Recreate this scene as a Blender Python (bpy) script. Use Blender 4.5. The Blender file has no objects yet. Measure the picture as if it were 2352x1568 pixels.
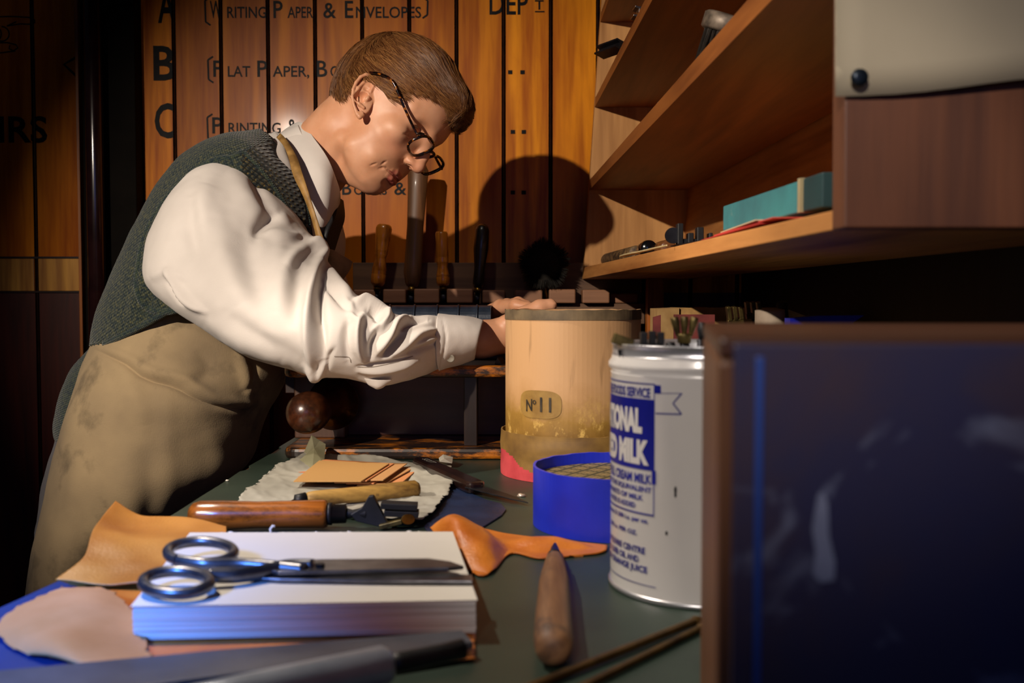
import bpy, bmesh, math, random
import numpy as np
from mathutils import Vector, Matrix, noise
random.seed(7); rng = np.random.default_rng(7)
scene = bpy.context.scene
COL = scene.collection
# ---------------------------------------------------------------- camera
F = 2287.0
CZ = 1.10                      # eye height; the bench top is 0.90
PITCH = math.atan(94 / F)
cam_d = bpy.data.cameras.new('camera')
cam_d.sensor_width = 36; cam_d.lens = 36 * F / 2352
cam_d.clip_start = 0.01; cam_d.clip_end = 50
cam = bpy.data.objects.new('camera', cam_d); COL.objects.link(cam)
cam.location = (0, 0, CZ); cam.rotation_euler = (math.pi / 2 - PITCH, 0, 0)
cam_d.dof.use_dof = True; cam_d.dof.focus_distance = 1.33; cam_d.dof.aperture_fstop = 8.5
scene.camera = cam
# ---------------------------------------------------------------- light
w = bpy.data.worlds.new('world'); scene.world = w; w.use_nodes = True
bg = w.node_tree.nodes['Background']
bg.inputs[0].default_value = (0.16, 0.15, 0.22, 1); bg.inputs[1].default_value = 0.03
def lamp(name, kind, loc, target, power, color, **kw):
    d = bpy.data.lights.new(name, kind); d.energy = power; d.color = color
    for k, v in kw.items(): setattr(d, k, v)
    o = bpy.data.objects.new(name, d); COL.objects.link(o); o.location = loc
    o.rotation_euler = (Vector(target) - Vector(loc)).to_track_quat('-Z', 'Y').to_euler()
    return o
WARM = (1.0, 0.85, 0.70)
key = lamp('spot_key', 'SPOT', (-0.97, -0.40, 1.84), (0.04, 1.9, 1.04), 190, WARM,
     spot_size=math.radians(50), spot_blend=0.75, shadow_soft_size=0.015)
key.scale = (1, .78, 1)
lamp('spot_bench', 'SPOT', (-0.80, 0.95, 2.30), (-0.05, 0.72, 0.90), 92, (1.0, 0.86, 0.72),
     spot_size=math.radians(42), spot_blend=0.6, shadow_soft_size=0.02)
lamp('fill_front', 'SPOT', (-0.34, -0.80, 1.92), (0.18, 0.72, 0.99), 60, (1.0, 0.88, 0.78),  # added fill lamp so the tin's front is lit; no known source
     spot_size=math.radians(17), spot_blend=0.6, shadow_soft_size=0.03)
lamp('spot_notice', 'SPOT', (-0.30, -0.70, 1.90), (0.33, 0.57, 1.44), 24, (1.0, 0.88, 0.76),
     spot_size=math.radians(24), spot_blend=0.5, shadow_soft_size=0.03)
lamp('spot_blue', 'SPOT', (-0.50, 0.10, 1.28), (-0.31, 0.56, 0.91), 60, (0.09, 0.27, 1.0),
     spot_size=math.radians(32), spot_blend=1.0, shadow_soft_size=0.05)
lamp('fill_blue', 'AREA', (0.05, -1.2, 1.5), (0.25, 1.0, 1.0), 1.6, (0.30, 0.38, 1.0),  # added unseen blue fill for the dark box front; no window there
     shape='RECTANGLE', size=0.9, size_y=0.7)
lamp('fill_rack', 'SPOT', (-0.30, 0.90, 2.50), (-0.24, 1.92, 1.14), 22, WARM,  # added fill lamp lifting the rack handles out of the shadow
     spot_size=math.radians(19), spot_blend=1.0, shadow_soft_size=0.04)
vs = scene.view_settings
scene.display_settings.display_device = 'sRGB'
vs.view_transform = 'Standard'; vs.look = 'None'; vs.gamma = 1; vs.use_curve_mapping = False
vs.exposure = 0.0
scene.cycles.use_denoising = True
scene.cycles.max_bounces = 6
# ---------------------------------------------------------------- projection helpers
SP, CP = math.sin(PITCH), math.cos(PITCH)
def W(px, py, d):
    """world point seen at pixel (px,py) at world depth y=d"""
    xc = (px - 1176) / F; yc = (784 - py) / F
    v = np.array([xc, CP + yc * SP, -SP + yc * CP])
    return np.array([0, 0, CZ]) + v * (d / v[1])
def B(px, py, z=0.0):
    """point of the horizontal plane z above the bench"""
    xc = (px - 1176) / F; yc = (784 - py) / F
    v = np.array([xc, CP + yc * SP, -SP + yc * CP])
    return np.array([0, 0, CZ]) + v * ((0.9 + z - CZ) / v[2])
def proj(P):
    P = np.asarray(P, float); q = P - np.array([0, 0, CZ])
    depth = q[..., 1] * CP - q[..., 2] * SP
    yc = q[..., 1] * SP + q[..., 2] * CP
    return np.stack([1176 + F * q[..., 0] / depth, 784 - F * yc / depth], -1)
# ---------------------------------------------------------------- materials
def hexc(h):
    h = h.lstrip('#'); c = [int(h[i:i+2], 16) / 255 for i in (0, 2, 4)]
    return tuple(x / 12.92 if x <= 0.04045 else ((x + 0.055) / 1.055) ** 2.4 for x in c) + (1,)
class NT:
    def __init__(s, name):
        s.m = bpy.data.materials.new(name); s.m.use_nodes = True
        s.t = s.m.node_tree; s.b = s.t.nodes['Principled BSDF']
    def n(s, typ, **kw):
        nd = s.t.nodes.new(typ)
        for k, v in kw.items():
            if k.startswith('i_'):
                key = k[2:]
                key = int(key) if key.isdigit() else key.replace('_', ' ')
                nd.inputs[key].default_value = v
            else: setattr(nd, k, v)
        return nd
    def l(s, a, b): s.t.links.new(a, b)
    def coord(s, scale=(1, 1, 1), rot=(0, 0, 0)):
        tc = s.n('ShaderNodeTexCoord'); mp = s.n('ShaderNodeMapping')
        mp.inputs['Scale'].default_value = scale; mp.inputs['Rotation'].default_value = rot
        s.l(tc.outputs['Object'], mp.inputs[0]); return mp.outputs[0]
    def ramp(s, fac, stops):
        r = s.n('ShaderNodeValToRGB'); e = r.color_ramp.elements
        while len(e) < len(stops): e.new(0.5)
        for i, (p, c) in enumerate(stops):
            e[i].position = p; e[i].color = c if len(c) == 4 else tuple(c) + (1,)
        s.l(fac, r.inputs[0]); return r.outputs[0]
    def bump(s, h, strength, dist=0.001, prev=None):
        b = s.n('ShaderNodeBump'); b.inputs['Strength'].default_value = strength; b.inputs['Distance'].default_value = dist
        s.l(h, b.inputs['Height'])
        if prev is not None: s.l(prev, b.inputs['Normal'])
        s.l(b.outputs[0], s.b.inputs['Normal']); return b.outputs[0]
    def mix(s, fac, a, b, typ='MIX'):
        m = s.n('ShaderNodeMix', data_type='RGBA', blend_type=typ)
        if isinstance(fac, (int, float)): m.inputs[0].default_value = fac
        else: s.l(fac, m.inputs[0])
        for x, k in ((a, 6), (b, 7)):
            if isinstance(x, tuple): m.inputs[k].default_value = x
            else: s.l(x, m.inputs[k])
        return m.outputs[2]
def plain(name, c1, c2=None, scale=20, stretch=(1, 1, 1), rough=0.5, metal=0, bump=0.0, bscale=None, bdist=0.001,
          coat=0, detail=6, lo=0.35, hi=0.65, spec=0.5):
    m = NT(name); c1 = hexc(c1); c2 = hexc(c2) if c2 else c1
    co = m.coord(stretch)
    nz = m.n('ShaderNodeTexNoise', i_Scale=scale, i_Detail=detail); m.l(co, nz.inputs['Vector'])
    m.l(m.ramp(nz.outputs[0], [(lo, c1), (hi, c2)]), m.b.inputs['Base Color'])
    m.b.inputs['Roughness'].default_value = rough; m.b.inputs['Metallic'].default_value = metal
    m.b.inputs['Coat Weight'].default_value = coat; m.b.inputs['Coat Roughness'].default_value = 0.15
    m.b.inputs['Specular IOR Level'].default_value = spec
    if bump:
        n2 = m.n('ShaderNodeTexNoise', i_Scale=bscale or scale, i_Detail=8); m.l(co, n2.inputs['Vector'])
        m.bump(n2.outputs[0], bump, bdist)
    return m.m
def wood(name, dark, light, axis='Z', scale=8, rough=0.4, coat=0.0, knots=0.0, bump=0.15, per_board=None, wear=None, spec=0.5):
    """wood grain running along an axis; optional knots and worn patches"""
    m = NT(name); st = {'X': (0.07, 1, 1), 'Y': (1, 0.07, 1), 'Z': (1, 1, 0.07)}[axis]
    co = m.coord(st)
    big = m.n('ShaderNodeTexNoise', i_Scale=scale, i_Detail=3, i_Distortion=0.6); m.l(co, big.inputs['Vector'])
    fine = m.n('ShaderNodeTexNoise', i_Scale=scale * 14, i_Detail=6); m.l(co, fine.inputs['Vector'])
    wv = m.n('ShaderNodeMath', operation='MULTIPLY'); wv.inputs[1].default_value = 26; m.l(big.outputs[0], wv.inputs[0])
    sn = m.n('ShaderNodeMath', operation='SINE'); m.l(wv.outputs[0], sn.inputs[0])
    mr = m.n('ShaderNodeMapRange'); mr.inputs[1].default_value = -1; m.l(sn.outputs[0], mr.inputs[0])
    ad = m.n('ShaderNodeMath', operation='MULTIPLY_ADD'); ad.inputs[1].default_value = 0.45
    m.l(mr.outputs[0], ad.inputs[0])
    f2 = m.n('ShaderNodeMath', operation='MULTIPLY'); f2.inputs[1].default_value = 0.75; m.l(fine.outputs[0], f2.inputs[0])
    m.l(f2.outputs[0], ad.inputs[2])
    col = m.ramp(ad.outputs[0], [(0.15, hexc(dark)), (0.85, hexc(light))])
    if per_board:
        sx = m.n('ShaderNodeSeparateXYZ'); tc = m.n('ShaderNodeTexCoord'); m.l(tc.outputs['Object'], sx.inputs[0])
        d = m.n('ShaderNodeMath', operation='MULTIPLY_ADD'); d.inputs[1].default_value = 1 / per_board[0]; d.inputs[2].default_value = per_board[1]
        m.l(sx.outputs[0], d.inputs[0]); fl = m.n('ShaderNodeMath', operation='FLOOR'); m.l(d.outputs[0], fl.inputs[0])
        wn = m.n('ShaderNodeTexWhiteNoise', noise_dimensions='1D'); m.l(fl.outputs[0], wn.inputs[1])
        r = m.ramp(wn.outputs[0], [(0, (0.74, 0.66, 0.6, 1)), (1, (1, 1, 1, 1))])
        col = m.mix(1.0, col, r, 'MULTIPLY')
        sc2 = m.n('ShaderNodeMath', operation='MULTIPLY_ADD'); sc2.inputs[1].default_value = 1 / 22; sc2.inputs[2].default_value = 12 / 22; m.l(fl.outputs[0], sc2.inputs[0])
        col = m.mix(1.0, col, m.ramp(sc2.outputs[0], [(.1, (.85, .72, .62, 1)), (.17, (.85, .72, .62, 1)), (.24, (.50, .42, .36, 1)), (.42, (.58, .50, .42, 1)), (.56, (1, 1, 1, 1))]), 'MULTIPLY')  # fixed tones by board position: pine colour plus the lamp's falloff painted in
    if knots:
        c2 = m.coord({'Z': (8, .001, 2.6), 'X': (3, 1, 8), 'Y': (5, 2, 5)}[axis])
        vo = m.n('ShaderNodeTexVoronoi', i_Scale=1.0); m.l(c2, vo.inputs['Vector'])
        k = m.ramp(vo.outputs['Distance'], [(0.03, (knots,) * 3), (0.075, (knots * .35,) * 3), (0.12, (0, 0, 0))])
        col = m.mix(k, col, hexc('#1c0a03'))
        pz = m.n('ShaderNodeTexNoise', i_Scale=3.2, i_Detail=7, i_Roughness=.65, i_Distortion=.8); m.l(m.coord({'Z': (1, 1, .45), 'X': (.45, 1, 1), 'Y': (1, .45, 1)}[axis]), pz.inputs['Vector'])
        col = m.mix(m.ramp(pz.outputs[0], [(.34, (.42,) * 3), (.56, (0, 0, 0))]), col, hexc(dark))
        pz = m.n('ShaderNodeTexNoise', i_Scale=30, i_Detail=9, i_Roughness=.8); m.l(m.coord(), pz.inputs['Vector'])
        col = m.mix(m.ramp(pz.outputs[0], [(.64, (0, 0, 0)), (.72, (.6,) * 3)]), col, hexc('#2a1206'))
    if wear:
        wz = m.n('ShaderNodeTexNoise', i_Scale=wear[1], i_Detail=10, i_Roughness=0.75); m.l(m.coord(wear[4] if len(wear) > 4 else (1, 1, 1)), wz.inputs['Vector'])
        col = m.mix(m.ramp(wz.outputs[0], [(wear[2], (0, 0, 0)), (wear[3], (1, 1, 1))]), col, hexc(wear[0]))
    m.l(col, m.b.inputs['Base Color'])
    m.b.inputs['Roughness'].default_value = rough; m.b.inputs['Coat Weight'].default_value = coat
    m.b.inputs['Coat Roughness'].default_value = 0.12; m.b.inputs['Specular IOR Level'].default_value = spec
    if bump: m.bump(ad.outputs[0], bump, 0.0015)
    return m.m
def cloth(name, c1, c2, weave=900, bump=0.25, rough=0.9, stain=None, scale=14):
    m = NT(name); co = m.coord()
    nz = m.n('ShaderNodeTexNoise', i_Scale=scale, i_Detail=5); m.l(co, nz.inputs['Vector'])
    col = m.ramp(nz.outputs[0], [(0.35, hexc(c1)), (0.65, hexc(c2))])
    if stain:
        s1 = m.n('ShaderNodeTexNoise', i_Scale=stain[1], i_Detail=6, i_Roughness=0.6); m.l(co, s1.inputs['Vector'])
        col = m.mix(m.ramp(s1.outputs[0], [(stain[2], (0, 0, 0)), (stain[3], (1, 1, 1))]), col, hexc(stain[0]))
    m.l(col, m.b.inputs['Base Color'])
    w1 = m.n('ShaderNodeTexNoise', i_Scale=weave, i_Detail=2); m.l(m.coord((1, 1, 0.25)), w1.inputs['Vector'])
    w2 = m.n('ShaderNodeTexNoise', i_Scale=weave, i_Detail=2); m.l(m.coord((0.25, 0.25, 1)), w2.inputs['Vector'])
    a = m.n('ShaderNodeMath', operation='ADD'); m.l(w1.outputs[0], a.inputs[0]); m.l(w2.outputs[0], a.inputs[1])
    m.bump(a.outputs[0], bump, 0.0006)
    m.b.inputs['Roughness'].default_value = rough; m.b.inputs['Specular IOR Level'].default_value = 0.2
    m.b.inputs['Sheen Weight'].default_value = 0.1
    return m.m
# ---------------------------------------------------------------- object helpers
def prop(o, label=None, cat=None, group=None, kind=None):
    if label: o['label'] = label
    if cat: o['category'] = cat
    if group: o['group'] = group
    if kind: o['kind'] = kind
    return o
def mesh(name, verts, faces, material, parent=None, smooth=False, matidx=None):
    me = bpy.data.meshes.new(name)
    me.from_pydata([tuple(map(float, v)) for v in verts], [], [tuple(map(int, f)) for f in faces]); me.update()
    o = bpy.data.objects.new(name, me); COL.objects.link(o)
    for mm in (material if isinstance(material, (list, tuple)) else [material]): me.materials.append(mm)
    if matidx is not None: me.polygons.foreach_set('material_index', list(map(int, matidx)))
    if smooth: me.polygons.foreach_set('use_smooth', [True] * len(me.polygons))
    if parent is not None: child(o, parent)
    return o
def child(o, parent):
    o.parent = parent
    bpy.context.view_layer.update() if False else None
    o.matrix_parent_inverse = Matrix.Identity(4)
    if parent.type == 'EMPTY':
        # parent empties carry location + z rotation only
        M = Matrix.LocRotScale(parent.location, parent.rotation_euler, None)
        o.matrix_basis = M.inverted() @ o.matrix_basis
    return o
def empty(name, loc, label=None, cat=None, group=None, kind=None):
    o = bpy.data.objects.new(name, None); COL.objects.link(o); o.location = tuple(map(float, loc))
    o.empty_display_size = 0.02
    return prop(o, label, cat, group, kind)
class MB:
    """mesh collector"""
    def __init__(s): s.v = []; s.f = []; s.mi = []; s.sm = []
    def add(s, v, f, mi=0, smooth=False):
        n = len(s.v); s.v += [tuple(map(float, p)) for p in v]; s.f += [tuple(int(i) + n for i in q) for q in f]
        s.mi += [mi] * len(f); s.sm += [smooth] * len(f); return s
    def build(s, name, material, parent=None, bevel=0, subsurf=0):
        o = mesh(name, s.v, s.f, material, parent, matidx=s.mi)
        o.data.polygons.foreach_set('use_smooth', s.sm)
        if bevel:
            b = o.modifiers.new('bevel', 'BEVEL'); b.width = bevel; b.segments = 2; b.limit_method = 'ANGLE'
            b.angle_limit = math.radians(40)
        if subsurf:
            b = o.modifiers.new('subsurf', 'SUBSURF'); b.levels = b.render_levels = subsurf
        return o
def box_vf(x0, x1, y0, y1, z0, z1):
    v = [(x, y, z) for x in (x0, x1) for y in (y0, y1) for z in (z0, z1)]
    f = [(0, 1, 3, 2), (4, 6, 7, 5), (0, 4, 5, 1), (2, 3, 7, 6), (0, 2, 6, 4), (1, 5, 7, 3)]
    return v, f
def xf(v, loc=(0, 0, 0), rot=(0, 0, 0)):
    from mathutils import Euler
    M = Euler(rot).to_matrix(); l = Vector(tuple(map(float, loc)))
    return [tuple(M @ Vector(tuple(map(float, p))) + l) for p in v]
def frame_from(a, b, up=(0, 0, 1)):
    z = Vector(tuple(map(float, b))) - Vector(tuple(map(float, a))); L = z.length; z.normalize()
    u = Vector(up)
    if abs(z.dot(u)) > 0.98: u = Vector((0, 1, 0))
    x = u.cross(z).normalized(); y = z.cross(x)
    return Matrix((x, y, z)).transposed(), L
def lathe_vf(profile, a, b, seg=32, flat=1.0, jitter=0.0, up=(0, 0, 1)):
    """profile: [(t along axis in metres, radius)], axis from a towards b"""
    R, L = frame_from(a, b, up); A = Vector(tuple(map(float, a)))
    v = []; f = []
    for (t, r) in profile:
        for k in range(seg):
            an = 2 * math.pi * k / seg
            rr = r * (1 + jitter * noise.noise(Vector((math.cos(an) * 1.3, math.sin(an) * 1.3, t * 30))))
            v.append(tuple(A + R @ Vector((rr * math.cos(an), rr * flat * math.sin(an), t))))
    n = len(profile)
    for i in range(n - 1):
        for k in range(seg):
            k2 = (k + 1) % seg
            f.append((i * seg + k, i * seg + k2, (i + 1) * seg + k2, (i + 1) * seg + k))
    f.append(tuple(range(seg - 1, -1, -1))); f.append(tuple((n - 1) * seg + k for k in range(seg)))
    return v, f
def tube_vf(pts, r, seg=10, closed=False, flat=1.0, up=(0, 0, 1)):
    P = [np.array(p, float) for p in pts]; n = len(P); v = []; f = []
    rs = r if isinstance(r, (list, tuple, np.ndarray)) else [r] * n
    prev = None
    for i in range(n):
        a = P[(i - 1) % n] if (closed or i > 0) else P[i]; b = P[(i + 1) % n] if (closed or i < n - 1) else P[i]
        t = b - a; t = t / (np.linalg.norm(t) + 1e-12)
        if prev is None:
            u = np.array(up, float)
            if abs(u @ t) > 0.95: u = np.array([1.0, 0, 0])
            x = np.cross(u, t)
        else: x = prev - (prev @ t) * t
        x = x / (np.linalg.norm(x) + 1e-12); y = np.cross(t, x); prev = x
        for k in range(seg):
            an = 2 * math.pi * k / seg
            v.append(P[i] + rs[i] * (math.cos(an) * x + flat * math.sin(an) * y))
    m = n if closed else n - 1
    for i in range(m):
        j = (i + 1) % n
        for k in range(seg):
            k2 = (k + 1) % seg
            f.append((i * seg + k, i * seg + k2, j * seg + k2, j * seg + k))
    if not closed:
        f.append(tuple(range(seg - 1, -1, -1))); f.append(tuple((n - 1) * seg + k for k in range(seg)))
    return v, f
def prism_vf(poly, thick):
    """poly: 3-D points (planar-ish); extruded by the vector thick"""
    n = len(poly); t = np.array(thick, float)
    v = [np.array(p, float) for p in poly] + [np.array(p, float) + t for p in poly]
    f = [tuple(range(n - 1, -1, -1)), tuple(range(n, 2 * n))]
    f += [(i, (i + 1) % n, n + (i + 1) % n, n + i) for i in range(n)]
    return v, f
def catmull(pts, n):
    P = np.array(pts, float); m = len(P)
    ts = np.linspace(0, m - 1, n); out = []
    for t in ts:
        i = min(int(t), m - 2); u = t - i
        p0 = P[max(i - 1, 0)]; p1 = P[i]; p2 = P[i + 1]; p3 = P[min(i + 2, m - 1)]
        out.append(0.5 * ((2 * p1) + (-p0 + p2) * u + (2 * p0 - 5 * p1 + 4 * p2 - p3) * u * u + (-p0 + 3 * p1 - 3 * p2 + p3) * u ** 3))
    return np.array(out)
def grid_faces(n, m, closed=False):
    f = []
    for i in range(n - 1):
        for k in range(m if closed else m - 1):
            k2 = (k + 1) % m
            f.append((i * m + k, i * m + k2, (i + 1) * m + k2, (i + 1) * m + k))
    return f
def seg_dist(Q, poly, w=None):
    """distance of 2-D points Q to a polyline and the parameter 0..1 along it"""
    P = np.array(poly, float); best = np.full(len(Q), 1e9); par = np.zeros(len(Q))
    L = np.r_[0, np.cumsum(np.linalg.norm(np.diff(P, axis=0), axis=1))]
    for i in range(len(P) - 1):
        a, b = P[i], P[i + 1]; ab = b - a
        t = np.clip(((Q - a) @ ab) / (ab @ ab + 1e-9), 0, 1)
        d = np.linalg.norm(Q - a - t[:, None] * ab, axis=1)
        m = d < best; best[m] = d[m]; par[m] = ((L[i] + t * (L[i + 1] - L[i])) / L[-1])[m]
    return best, par
def grid_normals(V, n, m, closed=True):
    G = V.reshape(n, m, 3)
    du = np.gradient(G, axis=0)
    dv = (np.roll(G, -1, 1) - np.roll(G, 1, 1)) if closed else np.gradient(G, axis=1)
    N = np.cross(du, dv); N /= (np.linalg.norm(N, axis=2, keepdims=True) + 1e-12)
    return N.reshape(-1, 3)
def fnoise(P, s, seed=0.0):
    return np.array([noise.noise(Vector((p[0] * s + seed, p[1] * s, p[2] * s))) for p in P])
def bend_text(body, size, xscale=1.0, offset=0.0, res=3, align='LEFT'):
    """2-D text triangles (numpy verts, faces)"""
    cu = bpy.data.curves.new('txt', 'FONT'); cu.body = body; cu.size = size; cu.offset = offset; cu.resolution_u = res
    cu.align_x = align; cu.fill_mode = 'FRONT'
    o = bpy.data.objects.new('txt', cu); COL.objects.link(o)
    dg = bpy.context.evaluated_depsgraph_get(); me = bpy.data.meshes.new_from_object(o.evaluated_get(dg))
    v = np.array([tuple(p.co) for p in me.vertices]) if len(me.vertices) else np.zeros((0, 3)); f = [tuple(p.vertices) for p in me.polygons]
    bpy.data.objects.remove(o); bpy.data.curves.remove(cu); bpy.data.meshes.remove(me)
    if len(v): v[:, 0] *= xscale
    return v, f
# surface nets -------------------------------------------------------------
class Field:
    def __init__(s, lo, hi, h):
        s.lo = np.array(lo, float); s.h = h
        s.n = np.ceil((np.array(hi, float) - s.lo) / h).astype(int) + 1
        s.f = np.full(tuple(s.n), 5.0, np.float32)
        s.ax = [s.lo[i] + h * np.arange(s.n[i], dtype=np.float32) for i in range(3)]
    def box(s, lo, hi):
        i0 = np.clip(np.floor((np.array(lo) - s.lo) / s.h).astype(int), 0, s.n); i1 = np.clip(np.ceil((np.array(hi) - s.lo) / s.h).astype(int) + 1, 0, s.n)
        sl = tuple(slice(a, b) for a, b in zip(i0, i1))
        X = s.ax[0][sl[0]][:, None, None]; Y = s.ax[1][sl[1]][None, :, None]; Z = s.ax[2][sl[2]][None, None, :]
        return sl, X, Y, Z
    def put(s, sl, d, k, op):
        a = s.f[sl]
        if a.size == 0: return
        if op == 'add':
            hh = np.clip(0.5 + 0.5 * (a - d) / k, 0, 1); s.f[sl] = a * (1 - hh) + d * hh - k * hh * (1 - hh)
        else:
            d = -d; hh = np.clip(0.5 - 0.5 * (a - d) / k, 0, 1); s.f[sl] = a * (1 - hh) + d * hh + k * hh * (1 - hh)
    def ell(s, c, r, k=0.5, op='add', R=None):
        c = np.array(c, float); r = np.array(r, float); ext = (max(r) if R is not None else r) + 2 * k + s.h
        sl, X, Y, Z = s.box(c - ext, c + ext); X = X - c[0]; Y = Y - c[1]; Z = Z - c[2]
        if R is not None:
            R = np.array(R, float)
            X, Y, Z = (R[0, 0] * X + R[1, 0] * Y + R[2, 0] * Z, R[0, 1] * X + R[1, 1] * Y + R[2, 1] * Z, R[0, 2] * X + R[1, 2] * Y + R[2, 2] * Z)
        k0 = np.sqrt((X / r[0]) ** 2 + (Y / r[1]) ** 2 + (Z / r[2]) ** 2)
        k1 = np.sqrt((X / r[0] ** 2) ** 2 + (Y / r[1] ** 2) ** 2 + (Z / r[2] ** 2) ** 2) + 1e-6
        s.put(sl, k0 * (k0 - 1) / k1, k, op)
    def cap(s, a, b, ra, rb, k=0.5, op='add'):
        a = np.array(a, float); b = np.array(b, float); m = max(ra, rb) + 2 * k + s.h
        sl, X, Y, Z = s.box(np.minimum(a, b) - m, np.maximum(a, b) + m)
        ab = b - a; L2 = ab @ ab + 1e-9
        t = np.clip(((X - a[0]) * ab[0] + (Y - a[1]) * ab[1] + (Z - a[2]) * ab[2]) / L2, 0, 1)
        d = np.sqrt((X - a[0] - t * ab[0]) ** 2 + (Y - a[1] - t * ab[1]) ** 2 + (Z - a[2] - t * ab[2]) ** 2) - (ra + (rb - ra) * t)
        s.put(sl, d, k, op)
    def chain(s, pts, rs, k=0.3, op='add'):
        for i in range(len(pts) - 1):
            s.cap(pts[i], pts[i + 1], rs[i] if hasattr(rs, '__len__') else rs, rs[i + 1] if hasattr(rs, '__len__') else rs, k, op)
    def nets(s):
        f = s.f; ins = f < 0; n = s.n
        c = np.zeros(tuple(n - 1), np.int8)
        for dx in (0, 1):
            for dy in (0, 1):
                for dz in (0, 1):
                    c += ins[dx:n[0]-1+dx, dy:n[1]-1+dy, dz:n[2]-1+dz]
        act = np.argwhere((c > 0) & (c < 8)); idx = np.full(tuple(n - 1), -1, np.int32)
        idx[act[:, 0], act[:, 1], act[:, 2]] = np.arange(len(act))
        acc = np.zeros((len(act), 3)); cnt = np.zeros(len(act))
        co = [(x, y, z) for x in (0, 1) for y in (0, 1) for z in (0, 1)]
        for p in co:
            for q in co:
                if sum(abs(p[i] - q[i]) for i in range(3)) == 1 and p < q:
                    fa = f[act[:, 0]+p[0], act[:, 1]+p[1], act[:, 2]+p[2]]; fb = f[act[:, 0]+q[0], act[:, 1]+q[1], act[:, 2]+q[2]]
                    m = (fa < 0) != (fb < 0); t = np.where(m, fa / (fa - fb + 1e-12), 0)
                    pos = np.array(p)[None] + t[:, None] * (np.array(q) - np.array(p))[None]
                    acc += np.where(m[:, None], pos, 0); cnt += m
        V = s.lo + s.h * (act + acc / cnt[:, None])
        Fc = []
        for ax in range(3):
            a1, a2 = (ax + 1) % 3, (ax + 2) % 3
            sA = [slice(None)] * 3; sB = [slice(None)] * 3; sA[ax] = slice(0, -1); sB[ax] = slice(1, None)
            A = ins[tuple(sA)]; Bm = ins[tuple(sB)]
            e = np.argwhere(A != Bm); e = e[(e[:, a1] > 0) & (e[:, a2] > 0) & (e[:, a1] < n[a1] - 1) & (e[:, a2] < n[a2] - 1)]
            fl = A[e[:, 0], e[:, 1], e[:, 2]]
            q = []
            for (o1, o2) in ((0, 0), (-1, 0), (-1, -1), (0, -1)):
                g = e.copy(); g[:, a1] += o1; g[:, a2] += o2; q.append(idx[g[:, 0], g[:, 1], g[:, 2]])
            q = np.stack(q, 1); q[~fl] = q[~fl][:, ::-1]; Fc.append(q)
        Fc = np.concatenate(Fc); Fc = Fc[(Fc >= 0).all(1)]
        lab = np.arange(len(V))                       # keep the largest connected piece
        for _ in range(400):
            m = np.minimum.reduce([lab[Fc[:, i]] for i in range(4)]); new = lab.copy()
            for i in range(4): np.minimum.at(new, Fc[:, i], m)
            new = new[new]; new = new[new]
            if (new == lab).all(): break
            lab = new
        big = np.bincount(lab).argmax(); Fc = Fc[lab[Fc[:, 0]] == big]
        used = np.unique(Fc); re = np.full(len(V), -1); re[used] = np.arange(len(used))
        return V[used], re[Fc]
    def grads(s):
        return np.gradient(s.f, s.h)
    def sample(s, A, P):
        q = np.clip((np.atleast_2d(P) - s.lo) / s.h, 0, s.n - 1.001); i = q.astype(int); t = q - i; r = 0
        for dx in (0, 1):
            for dy in (0, 1):
                for dz in (0, 1):
                    w_ = (t[:, 0] if dx else 1 - t[:, 0]) * (t[:, 1] if dy else 1 - t[:, 1]) * (t[:, 2] if dz else 1 - t[:, 2])
                    r = r + w_ * A[i[:, 0] + dx, i[:, 1] + dy, i[:, 2] + dz]
        return r
def fast_mesh(name, V, Fc, material, parent=None, smooth=True):
    me = bpy.data.meshes.new(name); Fc = np.asarray(Fc); k = Fc.shape[1]
    me.vertices.add(len(V)); me.vertices.foreach_set('co', np.asarray(V, np.float32).ravel())
    me.loops.add(Fc.size); me.loops.foreach_set('vertex_index', Fc.ravel().astype(np.int32))
    me.polygons.add(len(Fc)); me.polygons.foreach_set('loop_start', np.arange(0, Fc.size, k, dtype=np.int32))
    me.polygons.foreach_set('loop_total', np.full(len(Fc), k, np.int32))
    me.update(calc_edges=True); me.validate()
    me.polygons.foreach_set('use_smooth', [smooth] * len(me.polygons))
    o = bpy.data.objects.new(name, me); COL.objects.link(o)
    for mm in (material if isinstance(material, (list, tuple)) else [material]): me.materials.append(mm)
    if parent is not None: child(o, parent)
    return o
# ================================================================= THE ROOM
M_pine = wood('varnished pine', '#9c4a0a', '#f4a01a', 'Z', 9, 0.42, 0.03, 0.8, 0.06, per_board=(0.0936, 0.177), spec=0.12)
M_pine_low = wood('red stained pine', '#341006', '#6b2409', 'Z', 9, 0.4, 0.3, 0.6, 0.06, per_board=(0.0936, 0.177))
M_rail = wood('yellow pine rail', '#8a5212', '#d69a3c', 'Z', 12, 0.4, 0.3, 0.8, 0.1)
M_groove = plain('dark groove', '#140805', '#2a1208', 40, rough=0.35, coat=0.4)
M_black = plain('black paint', '#120d0c', '#1d1715', 60, rough=0.45)
M_pipe = plain('brown gloss paint', '#1a0a0a', '#241010', 30, rough=0.18, coat=0.6)
M_jamb = plain('shaded dark brown paint', '#0c0906', '#110d09', 20, rough=0.8, spec=0.08)  # dark paint; its near-black tone also carries the shadow band on the board
M_letter = plain('worn black lettering', '#08080a', '#1a1817', 60, rough=0.5, lo=0.45, hi=0.8, spec=0.10)
M_plaster = plain('dark plaster', '#191513', '#221c18', 6, rough=0.9)
YW = 2.0; BW = 0.0936; X0 = -0.0166
def wx(px, d=YW): return (px - 1176) * d / F
def wz(py, d=YW): return W(1176, py, d)[2]
ZSPLIT = wz(672)
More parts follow.
